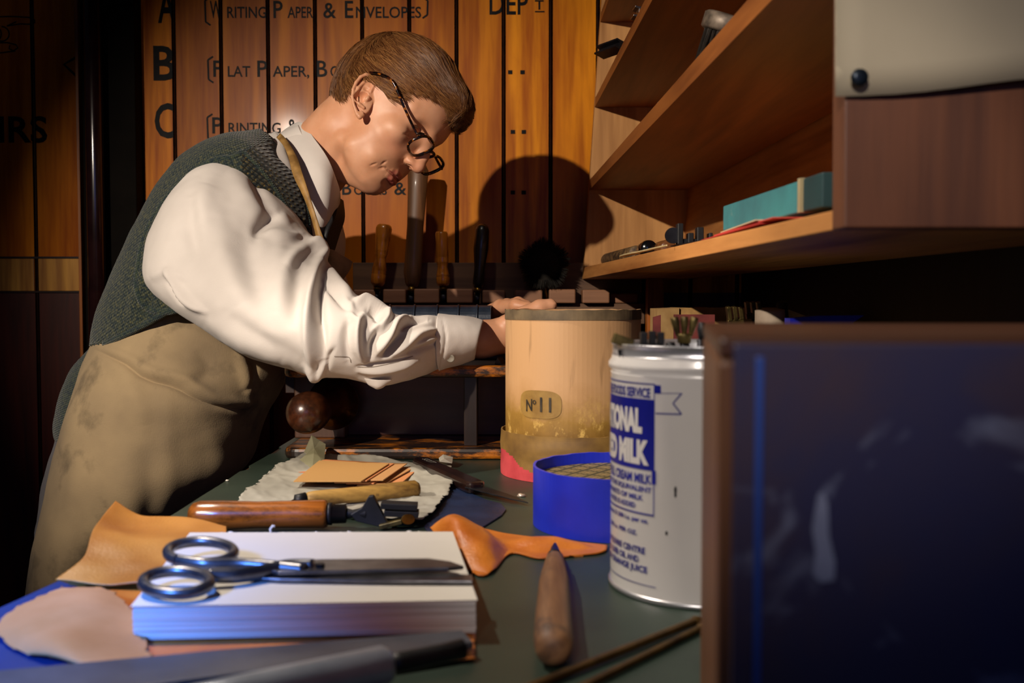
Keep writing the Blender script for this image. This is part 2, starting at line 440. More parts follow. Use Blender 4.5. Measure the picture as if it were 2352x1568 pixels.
# tongue and groove boards with a bead at each joint
xs = []; kinds = []
k0 = -17; k1 = 9
prof = []   # (x, y, is_groove)
for k in range(k0, k1):
    c = X0 + k * BW
    prof += [(c - .0042, 0, 1), (c - .0030, .0050, 1), (c - .0018, .0006, 1), (c, -.0008, 1), (c + .0018, .0006, 1), (c + .0030, .0050, 1), (c + .0042, 0, 0)]
v = []; f = []; mi = []
zs = [0, ZSPLIT, 2.7]
for z in zs:
    for (x, y, g) in prof: v.append((x, YW + y, z))
n = len(prof)
for j in range(2):
    for i in range(n - 1):
        f.append((j * n + i, j * n + i + 1, (j + 1) * n + i + 1, (j + 1) * n + i))
        mi.append(2 if prof[i][2] else (0 if j == 0 else 1))
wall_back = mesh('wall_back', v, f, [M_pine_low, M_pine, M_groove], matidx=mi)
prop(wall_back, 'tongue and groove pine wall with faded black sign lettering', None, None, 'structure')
# mid rail and its two dark joints on the left stretch
mb = MB()
for k in range(-15, -9):
    a = X0 + k * BW + .0046; mb.add(*box_vf(a, a + BW - .0092, YW - .0030, YW + .002, wz(668), wz(594)))
prop(mb.build('trim_1', M_rail, bevel=.0008), 'pale knotty rail across the left wall boards', kind='structure')
mb = MB()
for y0, y1 in ((672, 668), (594, 589)): mb.add(*box_vf(-1.45, wx(192), YW - .0036, YW + .002, wz(y0), wz(y1)))
prop(mb.build('trim_2', M_groove), 'thin dark beads above and below the pale rail', kind='structure')
mb = MB(); mb.add(*box_vf(wx(190, 1.97), wx(197, 1.97), 1.955, 2.0, 0, 2.7))
prop(mb.build('trim_3', wood('orange edge strip', '#5c2a08', '#9a560f', 'Z', 12, .4), bevel=.001), 'narrow orange wooden strip left of the pipe', kind='structure')
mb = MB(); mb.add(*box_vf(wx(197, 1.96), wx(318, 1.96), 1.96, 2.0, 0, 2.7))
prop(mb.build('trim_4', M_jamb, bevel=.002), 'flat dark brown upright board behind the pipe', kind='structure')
px_, py_ = wx(222, 1.93), 1.935
pv, pf = lathe_vf([(0, .0165), (2.7, .0165)], (px_, py_, 0), (px_, py_, 2.7), 40)
pipe = MB().add(pv, pf, smooth=True)
for zz in (0.5, 1.9):
    pipe.add(*lathe_vf([(0, .0185), (.025, .0185)], (px_, py_, zz), (px_, py_, zz + .1), 40))
prop(pipe.build('wall_pipe', M_pipe), 'glossy dark brown vertical pipe against the board wall', 'pipe')
# floor, ceiling, side walls
def quad(name, pts, m, label): return prop(mesh(name, pts, [(0, 1, 2, 3)], m), label, None, None, 'structure')
M_floor = wood('floor boards', '#1d120b', '#2f1d10', 'X', 6, .6)
quad('floor', [(-1.7, -1.5, 0), (1.0, -1.5, 0), (1.0, 2.0, 0), (-1.7, 2.0, 0)], M_floor, 'dark wooden workshop floor')
quad('ceiling', [(-1.7, 2.0, 2.7), (1.0, 2.0, 2.7), (1.0, -1.5, 2.7), (-1.7, -1.5, 2.7)], M_plaster, 'dark workshop ceiling')
def SX(s, d, z): return .2122 - .0385 * d + s + .062 * (z - 1.1415) * (d - .75) / 1.15
xr0 = SX(.218, -1.5, 1.1415); xr1 = SX(.218, 2.0, 1.1415)
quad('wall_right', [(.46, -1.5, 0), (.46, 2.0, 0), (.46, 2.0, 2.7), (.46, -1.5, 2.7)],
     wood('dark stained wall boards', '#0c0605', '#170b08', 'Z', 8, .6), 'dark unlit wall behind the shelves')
# ---- lettering
GRO = [X0 + k * BW for k in range(k0, k1)]
def wall_flat(name, v, f, m=None, y=YW - .0006):
    bm = bmesh.new(); vs_ = [bm.verts.new((p[0], y, p[1])) for p in v]
    for q in f:
        try: bm.faces.new([vs_[i] for i in q])
        except ValueError: pass
    if not v is None and len(bm.verts):
        lo = min(p.co.x for p in bm.verts); hi = max(p.co.x for p in bm.verts)
        for g in GRO:
            if lo < g + .005 and hi > g - .005:
                for gx in (g - .0032, g + .0032):
                    bmesh.ops.bisect_plane(bm, geom=bm.verts[:] + bm.edges[:] + bm.faces[:], plane_co=(gx, 0, 0), plane_no=(1, 0, 0))
                dele = [q for q in bm.faces if abs(q.calc_center_median().x - g) < .0032]
                bmesh.ops.delete(bm, geom=dele, context='FACES')
    me = bpy.data.meshes.new(name); bm.to_mesh(me); bm.free(); me.materials.append(m or M_letter)
    o = bpy.data.objects.new(name, me); COL.objects.link(o); child(o, wall_back); return o
def wall_text(runs, base):
    V = []; Fs = []
    for (body, x0, x1, caph) in runs:
        size = caph * YW / F / .729
        v, f = bend_text(body, size, 1.0, offset=.012 * size if caph < 60 else .02 * size)
        if not len(v): continue
        w0, w1 = v[:, 0].min(), v[:, 0].max()
        v[:, 0] = (v[:, 0] - w0) / (w1 - w0) * (wx(x1) - wx(x0)) + wx(x0)
        v[:, 1] += wz(base); nn = len(V)
        V += [(p[0], p[1]) for p in v]; Fs += [tuple(i + nn for i in q) for q in f]
    return wall_flat('sign_lettering', V, Fs)
def ribbon(pts, wpx, closed=False):
    P = np.array([(wx(a), wz(b)) for a, b in pts]); n = len(P); h = wpx * YW / F / 2; V = []
    for i in range(n):
        a = P[max(i - 1, 0)] if not closed else P[i - 1]; b = P[min(i + 1, n - 1)] if not closed else P[(i + 1) % n]
        t = b - a; t /= np.linalg.norm(t) + 1e-9; nn = np.array([-t[1], t[0]])
        V += [tuple(P[i] + nn * h), tuple(P[i] - nn * h)]
    Fs = [(2 * i, 2 * i + 1, 2 * i + 3, 2 * i + 2) for i in range(n - 1)]
    if closed: Fs.append((2 * n - 2, 2 * n - 1, 1, 0))
    return V, Fs
def wall_stroke(name, list_of, wpx):
    V = []; Fs = []
    for p in list_of:
        v, f = ribbon(p, wpx); n = len(V); V += v; Fs += [tuple(i + n for i in q) for q in f]
    return wall_flat(name, V, Fs, y=YW - .0007)
wall_text([('A', 373, 413, 79)], 51)
wall_text([('B', 361, 412, 79)], 183)
wall_text([('C', 362, 411, 79)], 315)
wall_text([('W', 491, 518, 40), ('RITING', 530, 619, 26), ('P', 635, 656, 40), ('APER', 667, 725, 26), ('&', 748, 777, 36),
           ('E', 797, 816, 40), ('NVELOPES', 822, 970, 26)], 41)
wall_text([('F', 497, 516, 38), ('LAT', 530, 581, 25), ('P', 597, 620, 38), ('APER,', 632, 715, 25), ('B', 732, 756, 38), ('OARDS', 763, 850, 25)], 176)
wall_text([('P', 493, 517, 38), ('RINTING', 530, 649, 25), ('&', 665, 686, 34)], 306)
wall_text([('B', 788, 809, 32), ('OOKS', 815, 890, 22), ('&', 907, 935, 30)], 447)
wall_text([('DEP', 1125, 1212, 50)], 33)
wall_text([('T', 1228, 1248, 22)], 22)
wall_text([('STAIRS', -150, 117, 60)], 326)
wall_stroke('sign_lettering', [[(1228, 27), (1250, 27)]], 3)
for (a, b) in ((1172, 166), (1200, 166), (1178, 303), (1203, 303), (1178, 442), (1203, 442)):
    wall_stroke('ditto_mark', [[(a - 5, b), (a + 5, b)]], 9)
def brk(x, y0, y1, s=1): return [(x + s * 12, y0), (x + s * 1, y0 + 7), (x, y0 + 9), (x + s * 1, y1 - 9), (x + s * 2, y1 - 7), (x + s * 12, y1)]
wall_stroke('painted_bracket', [brk(480, -6, 58), brk(985, -6, 42, -1), brk(485, 130, 190), brk(482, 262, 325)], 4)
wall_stroke('painted_bracket', [[(331, -20), (332, 175), (322, 188)], [(322, 236), (332, 245), (334, 460), (350, 474)]], 6)
wall_stroke('painted_arrow', [[(187, 131), (158, 148), (187, 176)]], 6)
arc = lambda cx, cy, rx, ry, a0, a1, n=12: [(cx + rx * math.cos(math.radians(a)), cy + ry * math.sin(math.radians(a))) for a in np.linspace(a0, a1, n)]
wall_stroke('painted_pointing_hand', [[(-30, 40), (40, 38), (80, 40), (93, 46), (94, 52), (84, 56), (60, 55), (30, 60)], [(30, 60), (52, 50)],
    arc(18, 78, 17, 17, -90, 150), arc(8, 78, 9, 14, -90, 90), [(-10, 68), (4, 90)], [(4, 68), (-8, 92)],
    [(-20, 99), (30, 98), (50, 103), (54, 110), (44, 117), (34, 112), (36, 104)], [(-20, 124), (20, 121), (48, 117)]], 3)
# ================================================================= SHELF UNIT
M_shelf = wood('raw shelf pine', '#8a5226', '#c98c4e', 'Y', 9, .55, 0, .5, .12, spec=.35)
M_shelf_dark = wood('brown shelf boards', '#5e3012', '#8f5524', 'Y', 9, .5, 0, .4, .1, spec=.35)
M_panel = wood('dull brown shelf side', '#4a2a1c', '#6d4128', 'Z', 9, .55, 0, .6, .12)
def SP_(s, d, z): return (SX(s, d, z), d, z)
def shelf_at(px, s, z):
    lo, hi = .3, 2.5
    for _ in range(40):
        m = (lo + hi) / 2
        if proj((SX(s, m, z), m, z))[0] > px: lo = m
        else: hi = m
    return m
unit = empty('wall_shelf_unit', (.16, 1.25, 1.1415), 'open brown wooden shelf unit fixed high on the right wall', 'shelf unit')
def ubox(s0, s1, d0, d1, z0, z1): return ([SP_(s, d, z) for s in (s0, s1) for d in (d0, d1) for z in (z0, z1)], box_vf(0, 1, 0, 1, 0, 1)[1])
DN, DF = .572, 1.95
M_endp = wood('raw end panel pine', '#9a6a38', '#c99559', 'Z', 9, .55, 0, .5, .12, spec=.35)
def ZSd(d): return 1.1530 + .0115 * (d - DN) / (DF - DN)
tv = []
for s_0 in (0, .19):
    for d_0 in (DN + .02, DF - .02):
        for zz_ in (1.1415, None): tv.append(SP_(s_0, d_0, zz_ if zz_ else ZSd(d_0)))
MB().add(tv, box_vf(0, 1, 0, 1, 0, 1)[1]).build('shelf', M_shelf, unit, bevel=.0008)
for (z0, z1, mm) in ((1.3127, 1.333, M_shelf_dark), (1.4705, 1.490, M_shelf_dark), (1.632, 1.651, M_shelf_dark)):
    MB().add(*ubox(0, .19, DN + .02, DF - .02, z0, z1)).build('shelf', mm, unit, bevel=.0008)
MB().add(*ubox(0, .205, DF - .02, DF, 1.1415, 1.95)).build('side_panel', M_endp, unit, bevel=.0008)
MB().add(*ubox(0, .205, DN, DN + .02, 1.1415, 1.50)).build('side_panel', M_panel, unit, bevel=.0012)
MB().add(*ubox(.19, .205, DN + .02, DF - .02, 1.1415, 1.95)).build('back_panel', M_shelf, unit)
# paper notice and drawing pin on the near side
M_paper_old = plain('aged notice paper', '#a59a82', '#b5aa92', 5, rough=.8, bump=.1)
nv = []; N_ = 14
for i in range(N_):
    for j in range(N_):
        a = i / (N_ - 1); b = j / (N_ - 1)
        pxx = 1918 + a * 900; pyy = 222 - a * 72 - b * 900 + 6 * math.sin(a * 9)
        p = W(pxx, pyy, DN - .002 - .010 * a * (1 - b) - .002 * math.sin(b * 5)); nv.append(p)
o = mesh('paper_notice', nv, grid_faces(N_, N_), M_paper_old, smooth=True); s_ = o.modifiers.new('s', 'SOLIDIFY'); s_.thickness = .0006
prop(o, 'large aged cream paper sheet pinned to the near shelf side', 'paper')
pp = W(1968, 182, DN - .0035)
o = MB().add(*lathe_vf([(0, .0010), (.004, .0012), (.004, .0040), (.0055, .0050), (.007, .0046), (.0075, .002)], pp + np.array([0, .001, 0]), pp + np.array([0, -.01, 0]), 20), smooth=True).build('drawing_pin', plain('dark steel pin', '#1b2530', rough=.35, metal=.6))
prop(o, 'round dark drawing pin holding the cream paper notice', 'pin')
# ---- things on the shelves
M_steel = plain('bright steel', '#9a9a9c', '#7a7a7d', 60, rough=.3, metal=1)
M_dsteel = plain('dark steel', '#33343a', '#26272c', 60, rough=.4, metal=.8)
M_blackiron = plain('black iron', '#121214', '#1f1f22', 60, rough=.5, metal=.3)
def ibeam(c, w_, h_, L, rz, ry=0):
    t = .28 * w_; pr = [(-w_, -h_), (w_, -h_), (w_, -h_ + t), (t, -h_ + t * 1.4), (t, h_ - t * 1.4), (w_, h_ - t), (w_, h_), (-w_, h_), (-w_, h_ - t), (-t, h_ - t * 1.4), (-t, -h_ + t * 1.4), (-w_, -h_ + t)]
    v, f = prism_vf([(a, -L / 2, b) for a, b in pr], (0, L, 0)); return xf(v, c, (0, ry, rz)), f
d_ = 1.42
z4 = W(1466, 46, d_)[2]
o = MB().add(*ibeam(W(1467, 32, d_), .0085, .0075, .02, .1, .2)).build('metal_extrusion', M_steel, bevel=.0004)
d_ = 1.62
prop(o, 'small silver H-shaped metal offcut on the top visible shelf', 'metal offcut')
o = MB().add(*ibeam(W(1402, 112, 1.72), .011, .008, .06, .55, .3)).build('metal_extrusion', [M_dsteel], bevel=.0004)
prop(o, 'grey channel-section metal offcut on a shelf by the board wall', 'metal offcut')
for oo, dd in ((o, 0),): pass
# pebble
M_stone = plain('grey brown stone', '#6f6459', '#a0917f', 60, rough=.8, bump=.5, bscale=80)
def blob_vf(c, r, seed, amp=.2, n=16, m=22):
    v = []
    for i in range(n + 1):
        th = math.pi * i / n
        for k in range(m):
            ph = 2 * math.pi * k / m; q = Vector((math.sin(th) * math.cos(ph), math.sin(th) * math.sin(ph), math.cos(th)))
            s = 1 + amp * noise.noise(q * 1.6 + Vector((seed, 0, 0))); v.append((c[0] + r[0] * q.x * s, c[1] + r[1] * q.y * s, c[2] + r[2] * q.z * s))
    return v, grid_faces(n + 1, m, True)
dd = shelf_at(1537, .03, 1.34)
o = MB().add(*blob_vf((SX(.03, dd, 1.34), dd, 1.333 + .0115), (.018, .016, .0115), 3), smooth=True).build('stone', M_stone); prop(o, 'rounded grey brown stone on the middle shelf edge', 'stone')
# round paste brush lying tipped on the shelf
dd = shelf_at(1660, .045, 1.35)
br = empty('paste_brush', (SX(.045, dd, 1.333), dd, 1.333), 'round bristle paste brush with wide worn ferrule on the middle shelf', 'brush')
A = W(1626, 165, dd + .01); Bp = W(1662, 78, dd)
A[2] = 1.336
prof = [(0, .022), (.008, .023), (.016, .0235), (.018, .021), (.019, .010), (.05, .008)]
MB().add(*lathe_vf([(.0, .023), (.002, .0255), (.016, .0262), (.018, .0235), (.0185, .012)], Bp, Bp + (Bp - A), 36), smooth=True).build('ferrule', plain('worn ferrule', '#4d443c', '#7c6f61', 90, rough=.5, metal=.4, bump=.3), br)
mbb = MB(); R_, L_ = frame_from(Bp, A)
for k in range(420):
    a = random.uniform(0, 6.283); r = .022 * math.sqrt(random.random())
    p0 = Vector(Bp) + R_ @ Vector((r * math.cos(a), r * math.sin(a), -.002)); sp = random.uniform(.45, 1.0)
    le = L_ * random.uniform(.75, .98)
    p1 = Vector(Bp) + R_ @ Vector((r * sp * math.cos(a) + random.uniform(-.002, .002), r * sp * math.sin(a), le))
    if p1.z < 1.3345: p1.z = 1.3345
    mbb.add(*tube_vf([p0, (p0 + p1) / 2 + Vector((random.uniform(-.002, .002),) * 3), p1], [.0009, .0010, .0003], 3))
prop(mbb.build('bristles', plain('black bristle', '#17130f', '#2b231b', 300, rough=.7), br), None, None, None, 'stuff')
# lower shelf things
ZS = 1.1645
def sp(px, s, z): d = shelf_at(px, s, z); return np.array([SX(s, d, z), d, z + ZSd(d) - ZS])
a = sp(1384, .045, ZS + .0135); b = sp(1462, .045, ZS + .0135)
o = MB().add(*lathe_vf([(0, .011), (.001, .0135), (np.linalg.norm(b - a) - .001, .0125), (np.linalg.norm(b - a), .011)], a, b, 28), smooth=True).build('cardboard_roll', plain('mottled brown roll', '#2c2118', '#8a6d45', 120, rough=.6, lo=.4, hi=.7))
prop(o, 'mottled brown roll lying at the far end of the lower shelf', 'roll')
a = sp(1478, .03, ZS + .0125); b = sp(1503, .03, ZS + .0125)
bulb = MB().add(*lathe_vf([(0, .008), (.002, .0105), (.03, .0118), (.045, .0115), (.048, .009)], a, b, 28), smooth=True).build('black_cap', plain('glossy black plastic', '#0b0c10', rough=.12, coat=.5))
prop(bulb, 'glossy black rounded cap beside the brown roll', 'cap')
# bone folder
a = sp(1424, .002, ZS + .003); b = sp(1532, .02, ZS + .007); t = (b - a); Ln = np.linalg.norm(t); t /= Ln; nrm = np.cross(t, [0, 0, 1])
outl = []
for u, h in ((0, .001), (.06, .004), (.2, .0062), (.38, .0055), (.45, .003), (.9, .002), (1, .0008)): outl.append((u, h))
poly = [a + t * u * Ln + nrm * h for u, h in outl] + [a + t * u * Ln - nrm * h for u, h in outl[::-1]]
o = MB().add(*prism_vf(poly, (0, 0, .0022))).build('bone_folder', plain('cream bone', '#c8b07c', '#e0cfa0', 30, rough=.4), bevel=.0006)
prop(o, 'pale cream bone folder poking over the lower shelf edge', 'bone folder')
# brown bottle-like dome
a = sp(1530, .05, ZS + .0115)
o = MB().add(*lathe_vf([(0, .009), (.002, .0112), (.05, .0112), (.058, .006), (.07, .005)], a + np.array([0, -.02, 0]), a + np.array([-.01, .12, 0]), 28), smooth=True).build('wooden_spool', plain('brown varnished turning', '#6b4326', '#8e6038', 30, rough=.25, coat=.4))
prop(o, 'small brown turned wooden piece behind the black clamp', 'turned wood')
# steel rule under a black type clamp
a = sp(1565, .012, ZS + .0008); b = sp(1775, .03, ZS + .0008); t = b - a; t /= np.linalg.norm(t); nr = np.cross(t, [0, 0, 1]) * .012
o = MB().add(*prism_vf([a - nr, b - nr, b + nr, a + nr], (0, 0, .0012))).build('steel_rule', M_dsteel); prop(o, 'dark grey flat steel rule lying along the lower shelf', 'rule')
c = sp(1598, .022, ZS + .002)
cl = empty('type_clamp', c, 'black notched metal type holder on the steel rule', 'type holder')
mbb = MB()
for dx, w_, h in ((-.017, .006, .022), (-.006, .006, .012), (.004, .007, .018), (.015, .004, .012)):
    mbb.add(*box_vf(c[0] + dx - w_ / 2, c[0] + dx + w_ / 2, c[1] - .006, c[1] + .008, c[2], c[2] + h))
mbb.add(*box_vf(c[0] - .02, c[0] + .018, c[1] - .004, c[1] + .008, c[2], c[2] + .006))
mbb.build('body', M_blackiron, cl, bevel=.0008)
MB().add(*lathe_vf([(0, .0085), (.004, .0085)], (c[0] - .024, c[1] - .002, c[2] + .0095), (c[0] - .024, c[1] + .01, c[2] + .0095), 24), smooth=False).build('washer', M_dsteel, cl)
# red papers
for i, (p0, p1, col, lab, dz) in enumerate(((1610, 1745, '#b02a26', 'red paper slip under the teal box, lower of the two', .0025), (1640, 1775, '#c8463a', 'brighter red paper slip directly under the teal box', .0042), (1655, 1735, '#c9b28c', 'buff paper slip between the red slips and the teal box', .0056))):
    a = sp(p0, .012, ZS + dz); b = sp(p1, .0, ZS + dz); t = b - a; t /= np.linalg.norm(t); nr = np.cross(t, [0, 0, -1]) * .045
    if nr[0] < 0: nr = -nr
    o = MB().add(*prism_vf([a, b, b + nr, a + nr], (0, 0, .0008))).build('paper_slip', plain('paper slip %d' % i, col, rough=.7)); prop(o, lab, 'paper', 'paper slips on the lower shelf')
# teal box
tb = empty('teal_box', (SX(.07, .82, ZS), .82, ZS + .0075), 'teal cloth covered slipcase box on the lower shelf', 'box')
d0, d1 = shelf_at(1848, .022, 1.17), shelf_at(1662, .022, 1.18)
def tbx(s0, s1, a0, a1, z0, z1): return ([(SX(s, d, 1.1415), d, z - .0085 + .010 * (d - d0)) for s in (s0, s1) for d in (a0, a1) for z in (z0, z1)], box_vf(0, 1, 0, 1, 0, 1)[1])
M_teal = cloth('teal bookcloth', '#0e5a62', '#1f7a7e', 700, .2, .7, ('#5f7b76', 25, .62, .72))
MB().add(*tbx(.022, .12, d0 + .010, d1, 1.1716, 1.1945)).build('case', M_teal, tb, bevel=.001)
MB().add(*tbx(.020, .122, d0 + .004, d0 + .0098, 1.1712, 1.1955)).build('cream_edge', plain('cream board edge', '#8c8261', '#b0a37c', 20, rough=.8), tb)
MB().add(*tbx(.022, .12, d0 - .035, d0 + .0038, 1.1714, 1.195)).build('end_flap', plain('dark teal', '#0b2a2e', '#123b3f', 20, rough=.6), tb, bevel=.001)
# ================================================================= TOOL RACK ON THE WALL
M_rack = wood('dusty rack wood', '#4a3324', '#6e5038', 'X', 10, .7, 0, 0, .1)
M_peg = wood('rack blocks', '#6a452c', '#94684a', 'X', 10, .6, 0, 0, .1)
rack = empty('tool_rack', (wx(1130, 1.95), 1.95, 1.085), 'long wooden tool rack with square blocks along the board wall', 'tool rack')
MB().add(*box_vf(wx(812, 1.96), wx(1470, 1.96), 1.955, 1.993, 1.06, W(0, 603, 1.955)[2])).build('back_board', M_rack, rack, bevel=.001)
for i, (a, b, t) in enumerate(((812, 862, 665), (880, 932, 664), (951, 1009, 663), (1026, 1086, 663), (1108, 1160, 666), (1183, 1246, 666), (1261, 1322, 664), (1338, 1400, 665), (1404, 1470, 673))):
    MB().add(*box_vf(wx(a, 1.9), wx(b, 1.9), 1.90 if i < 8 else 1.93, 1.955, wz(696, 1.9), wz(t, 1.9))).build('peg_block', M_peg, rack, bevel=.0025)
MB().add(*box_vf(wx(812, 1.93), wx(1480, 1.93), 1.925, 1.955, 1.055, wz(697, 1.9))).build('ledge', M_rack, rack, bevel=.001)
M_h1 = wood('orange turned handle', '#6e3408', '#c77a24', 'Z', 30, .3, .4, 0, 0)
M_h2 = wood('dark worn handle', '#3a2413', '#6a4526', 'Z', 20, .5, .1, 0, .05)
M_h4 = wood('black handle', '#0c0a09', '#1c1714', 'Z', 20, .35, .3, 0, 0)
M_brass = plain('aged brass', '#8a6b2c', '#5c451c', 60, rough=.35, metal=.9)
def hand_tool(name, top, bot, prof, mh, d, label, ferr=12, fr=9, blade=(700, 6), flat=1.0, cat='tool', bladeflat=.35):
    T = W(*top, d); Bt = W(*bot, d); L = np.linalg.norm(T - Bt); s = d / F
    t = empty(name, Bt, label, cat, 'tools in the wall rack')
    pts = [(u * L, r * s) for u, r in prof]
    MB().add(*lathe_vf(pts, Bt, T, 32, flat), smooth=True).build('handle', mh, t)
    ax = (Bt - T) / L
    MB().add(*lathe_vf([(0, fr * s), (ferr * s, fr * s * .95)], Bt, Bt + ax, 24), smooth=True).build('ferrule', M_brass, t)
    E = W(bot[0] + (bot[0] - top[0]) * .25, blade[0], d)
    v, f = lathe_vf([(0, blade[1] * s), (np.linalg.norm(E - Bt - ax * ferr * s), blade[1] * s * .9)], Bt + ax * ferr * s, E, 12, bladeflat)
    MB().add(v, f, smooth=True).build('blade', M_dsteel, t)
    return t
hand_tool('gouge', (883, 515), (867, 656), [(0, 12), (.05, 16), (.18, 17), (.2, 15.5), (.22, 17), (.24, 15.5), (.26, 17), (.40, 13), (.47, 12.5), (.53, 15), (.55, 14), (.57, 15.5), (.59, 14.5), (.75, 17), (.93, 18.5), (.98, 16), (1, 11)], M_h1, 1.905, 'orange turned wooden handled tool, leftmost in the wall rack')
hand_tool('burnisher', (962, 380), (946, 658), [(0, 12), (.03, 16), (.12, 21), (.2, 20), (.5, 19), (.8, 22), (.96, 23), (1, 17)], M_h2, 1.915, 'tallest tool in the wall rack, with a broad dull brown handle', 14, 9, (700, 7), .7)
hand_tool('gouge', (1014, 532), (1018, 656), [(0, 12), (.05, 15), (.15, 15.5), (.18, 14), (.2, 15.5), (.22, 14), (.35, 11.5), (.42, 13), (.46, 14.5), (.48, 13.5), (.5, 14.5), (.52, 13.5), (.54, 14.5), (.8, 13.5), (.97, 14), (1, 12)], M_h1, 1.905, 'slim yellow turned wooden handled tool, second orange one in the rack')
hand_tool('burnisher', (1109, 515), (1098, 660), [(0, 10), (.06, 13), (.3, 12), (.6, 17), (.9, 16), (.97, 12), (1, 6)], M_h4, 1.905, 'black rounded handled tool in the wall rack')
# round brush
rb = empty('round_brush', W(1248, 690, 1.9), 'dark round fluffy brush standing in the wall rack', 'brush')
MB().add(*lathe_vf([(0, .0045), (.06, .004)], W(1253, 694, 1.93), W(1252, 620, 1.93), 16), smooth=True).build('handle', M_brass, rb)
mbb = MB(); c = Vector(W(1250, 607, 1.90)); 
mbb.add(*blob_vf(c, (.036, .014, .036), 5, .15), smooth=True)
for k in range(1500):
    a = random.uniform(0, 6.283); u = random.uniform(-.4, .4)
    q = Vector((math.cos(a), u, math.sin(a))); r0 = .030; r1 = .047 + random.uniform(-.006, .003) + .003 * math.sin(a * 5)
    mbb.add(*tube_vf([c + q * r0, c + q * r1 + Vector((random.uniform(-.002, .002), 0, random.uniform(-.002, .002)))], [.0008, .0002], 3))
prop(mbb.build('bristles', plain('dark olive bristle', '#0b0906', '#1d160a', 200, rough=.9), rb), None, None, None, 'stuff')
o = MB().add(*box_vf(wx(1487, 1.88), wx(1525, 1.88), 1.88, 1.91, .9, 1.1415)).build('support_post', wood('orange post', '#8a4208', '#c9741c', 'Z', 12, .45), bevel=.001)
prop(o, 'short orange wooden post standing under the shelf unit', 'post')
# ================================================================= THE BENCH
M_green = plain('green bench covering', '#1f2c25', '#2c3b31', 7, rough=.42, bump=.15, bscale=25, bdist=.002)
M_benchwood = wood('bench timber', '#2b1a0f', '#4a2f1b', 'Y', 8, .6)
bench = empty('workbench', (.09, 1.0, .9), 'heavy workbench with torn dark green covering', 'workbench')
N_ = 150; vv = []
for i in range(N_):
    y = .02 + (1.93) * i / (N_ - 1)
    e = -.318 + .0035 * noise.noise(Vector((y * 9, 0, 0))) + (.006 if noise.noise(Vector((y * 14, 5, 0))) > .33 else 0)
    vv.append((e, y))
top_pts = [(x, y, .8965) for x, y in vv] + [(.40, 1.95, .8965), (.44, .02, .8965)]
MB().add(*prism_vf(top_pts[::-1], (0, 0, .0035))).build('green_covering', M_green, bench)
MB().add(*box_vf(-.322, .44, .02, 1.95, .86, .8964)).build('bench_top', M_benchwood, bench, bevel=.002)
for x in (-.28, .36):
    for y in (.08, 1.86): MB().add(*box_vf(x - .035, x + .035, y - .035, y + .035, 0, .86)).build('leg', M_benchwood, bench)
Z0 = .9
# ---------------- press stand (finishing stand)
M_worn = wood('worn black and gold timber', '#140d0a', '#2a1a10', 'X', 12, .4, .2, 0, .15, wear=('#b86a12', 38, .5, .62, (.35, 1, 1)))
M_worn2 = wood('dark worn timber', '#1a0f0b', '#33201a', 'X', 10, .4, .15, 0, .1)
M_press = wood('red brown press timber', '#2a1109', '#4a2214', 'X', 10, .45, .1, .3, .1)
st = empty('press_stand', (.0, 1.32, Z0), 'dark worn wooden finishing stand with gold rubbed edges at the back of the bench', 'press stand')
def plank(z0, z1, name, x0, x1, d0, d1):
    mb = MB(); r = .02; pts = []
    for a in np.linspace(270, 180, 8): pts.append((x0 + r + r * math.cos(math.radians(a)), d0 + r + r * math.sin(math.radians(a)), z0))
    pts += [(x0, d1, z0), (x1, d1, z0), (x1, d0, z0)]
    mb.add(*prism_vf(pts, (0, 0, z1 - z0))); return mb.build(name, M_worn, st, bevel=.0045)
xl = (648 - 1176) / F * 1.25
plank(.9002, .9147, 'base_plank', xl, .18, 1.243, 1.56)
plank(1.0035, 1.0185, 'top_plank', xl, .18, 1.243, 1.56)
MB().add(*box_vf(-.262, .175, 1.367, 1.54, .9147, 1.0035)).build('press_body', M_press, st, bevel=.001)
MB().add(*box_vf(-.293, -.225, 1.335, 1.54, .9147, 1.0035)).build('end_block', wood('end block', '#3a2418', '#5c3d2a', 'Z', 14, .45, .1, 0, .2), st, bevel=.002)
MB().add(*box_vf(-.306, -.2935, 1.34, 1.50, .975, 1.0035)).build('cleat', M_worn2, st, bevel=.001)
MB().add(*box_vf(wx(1065, 1.262), wx(1096, 1.262), 1.262, 1.30, .9147, 1.0035)).build('upright', wood('upright', '#120c0a', '#241610', 'Z', 12, .4, .2, 0, .1, wear=('#a35c14', 60, .6, .68)), st, bevel=.0012)
A = np.array(W(765, 925, 1.34)); Bq = np.array(W(700, 950, 1.215)); Ln = np.linalg.norm(Bq - A)
M_knob = wood('polished burr knob', '#1c0d08', '#4a2613', 'Y', 22, .28, .35, 0, .1, wear=('#1a0d08', 30, .5, .7))
MB().add(*lathe_vf([(0, .036), (.006, .036), (.010, .030), (.014, .030), (.018, .022), (.03, .019), (.05, .0175), (.07, .019), (.09, .0235), (.108, .0262), (.122, .0255), (.134, .0205), (.141, .012), (.143, .003)], A, Bq, 40), smooth=True).build('screw_handle', M_knob, st)
# dark press boards lying on the stand, carrying the book
o = MB().add(*box_vf(-.20, .03, 1.375, 1.53, 1.0188, 1.052)).build('press_board', M_worn2, bevel=.001); prop(o, 'dark wooden press board block under the blue book', 'board')
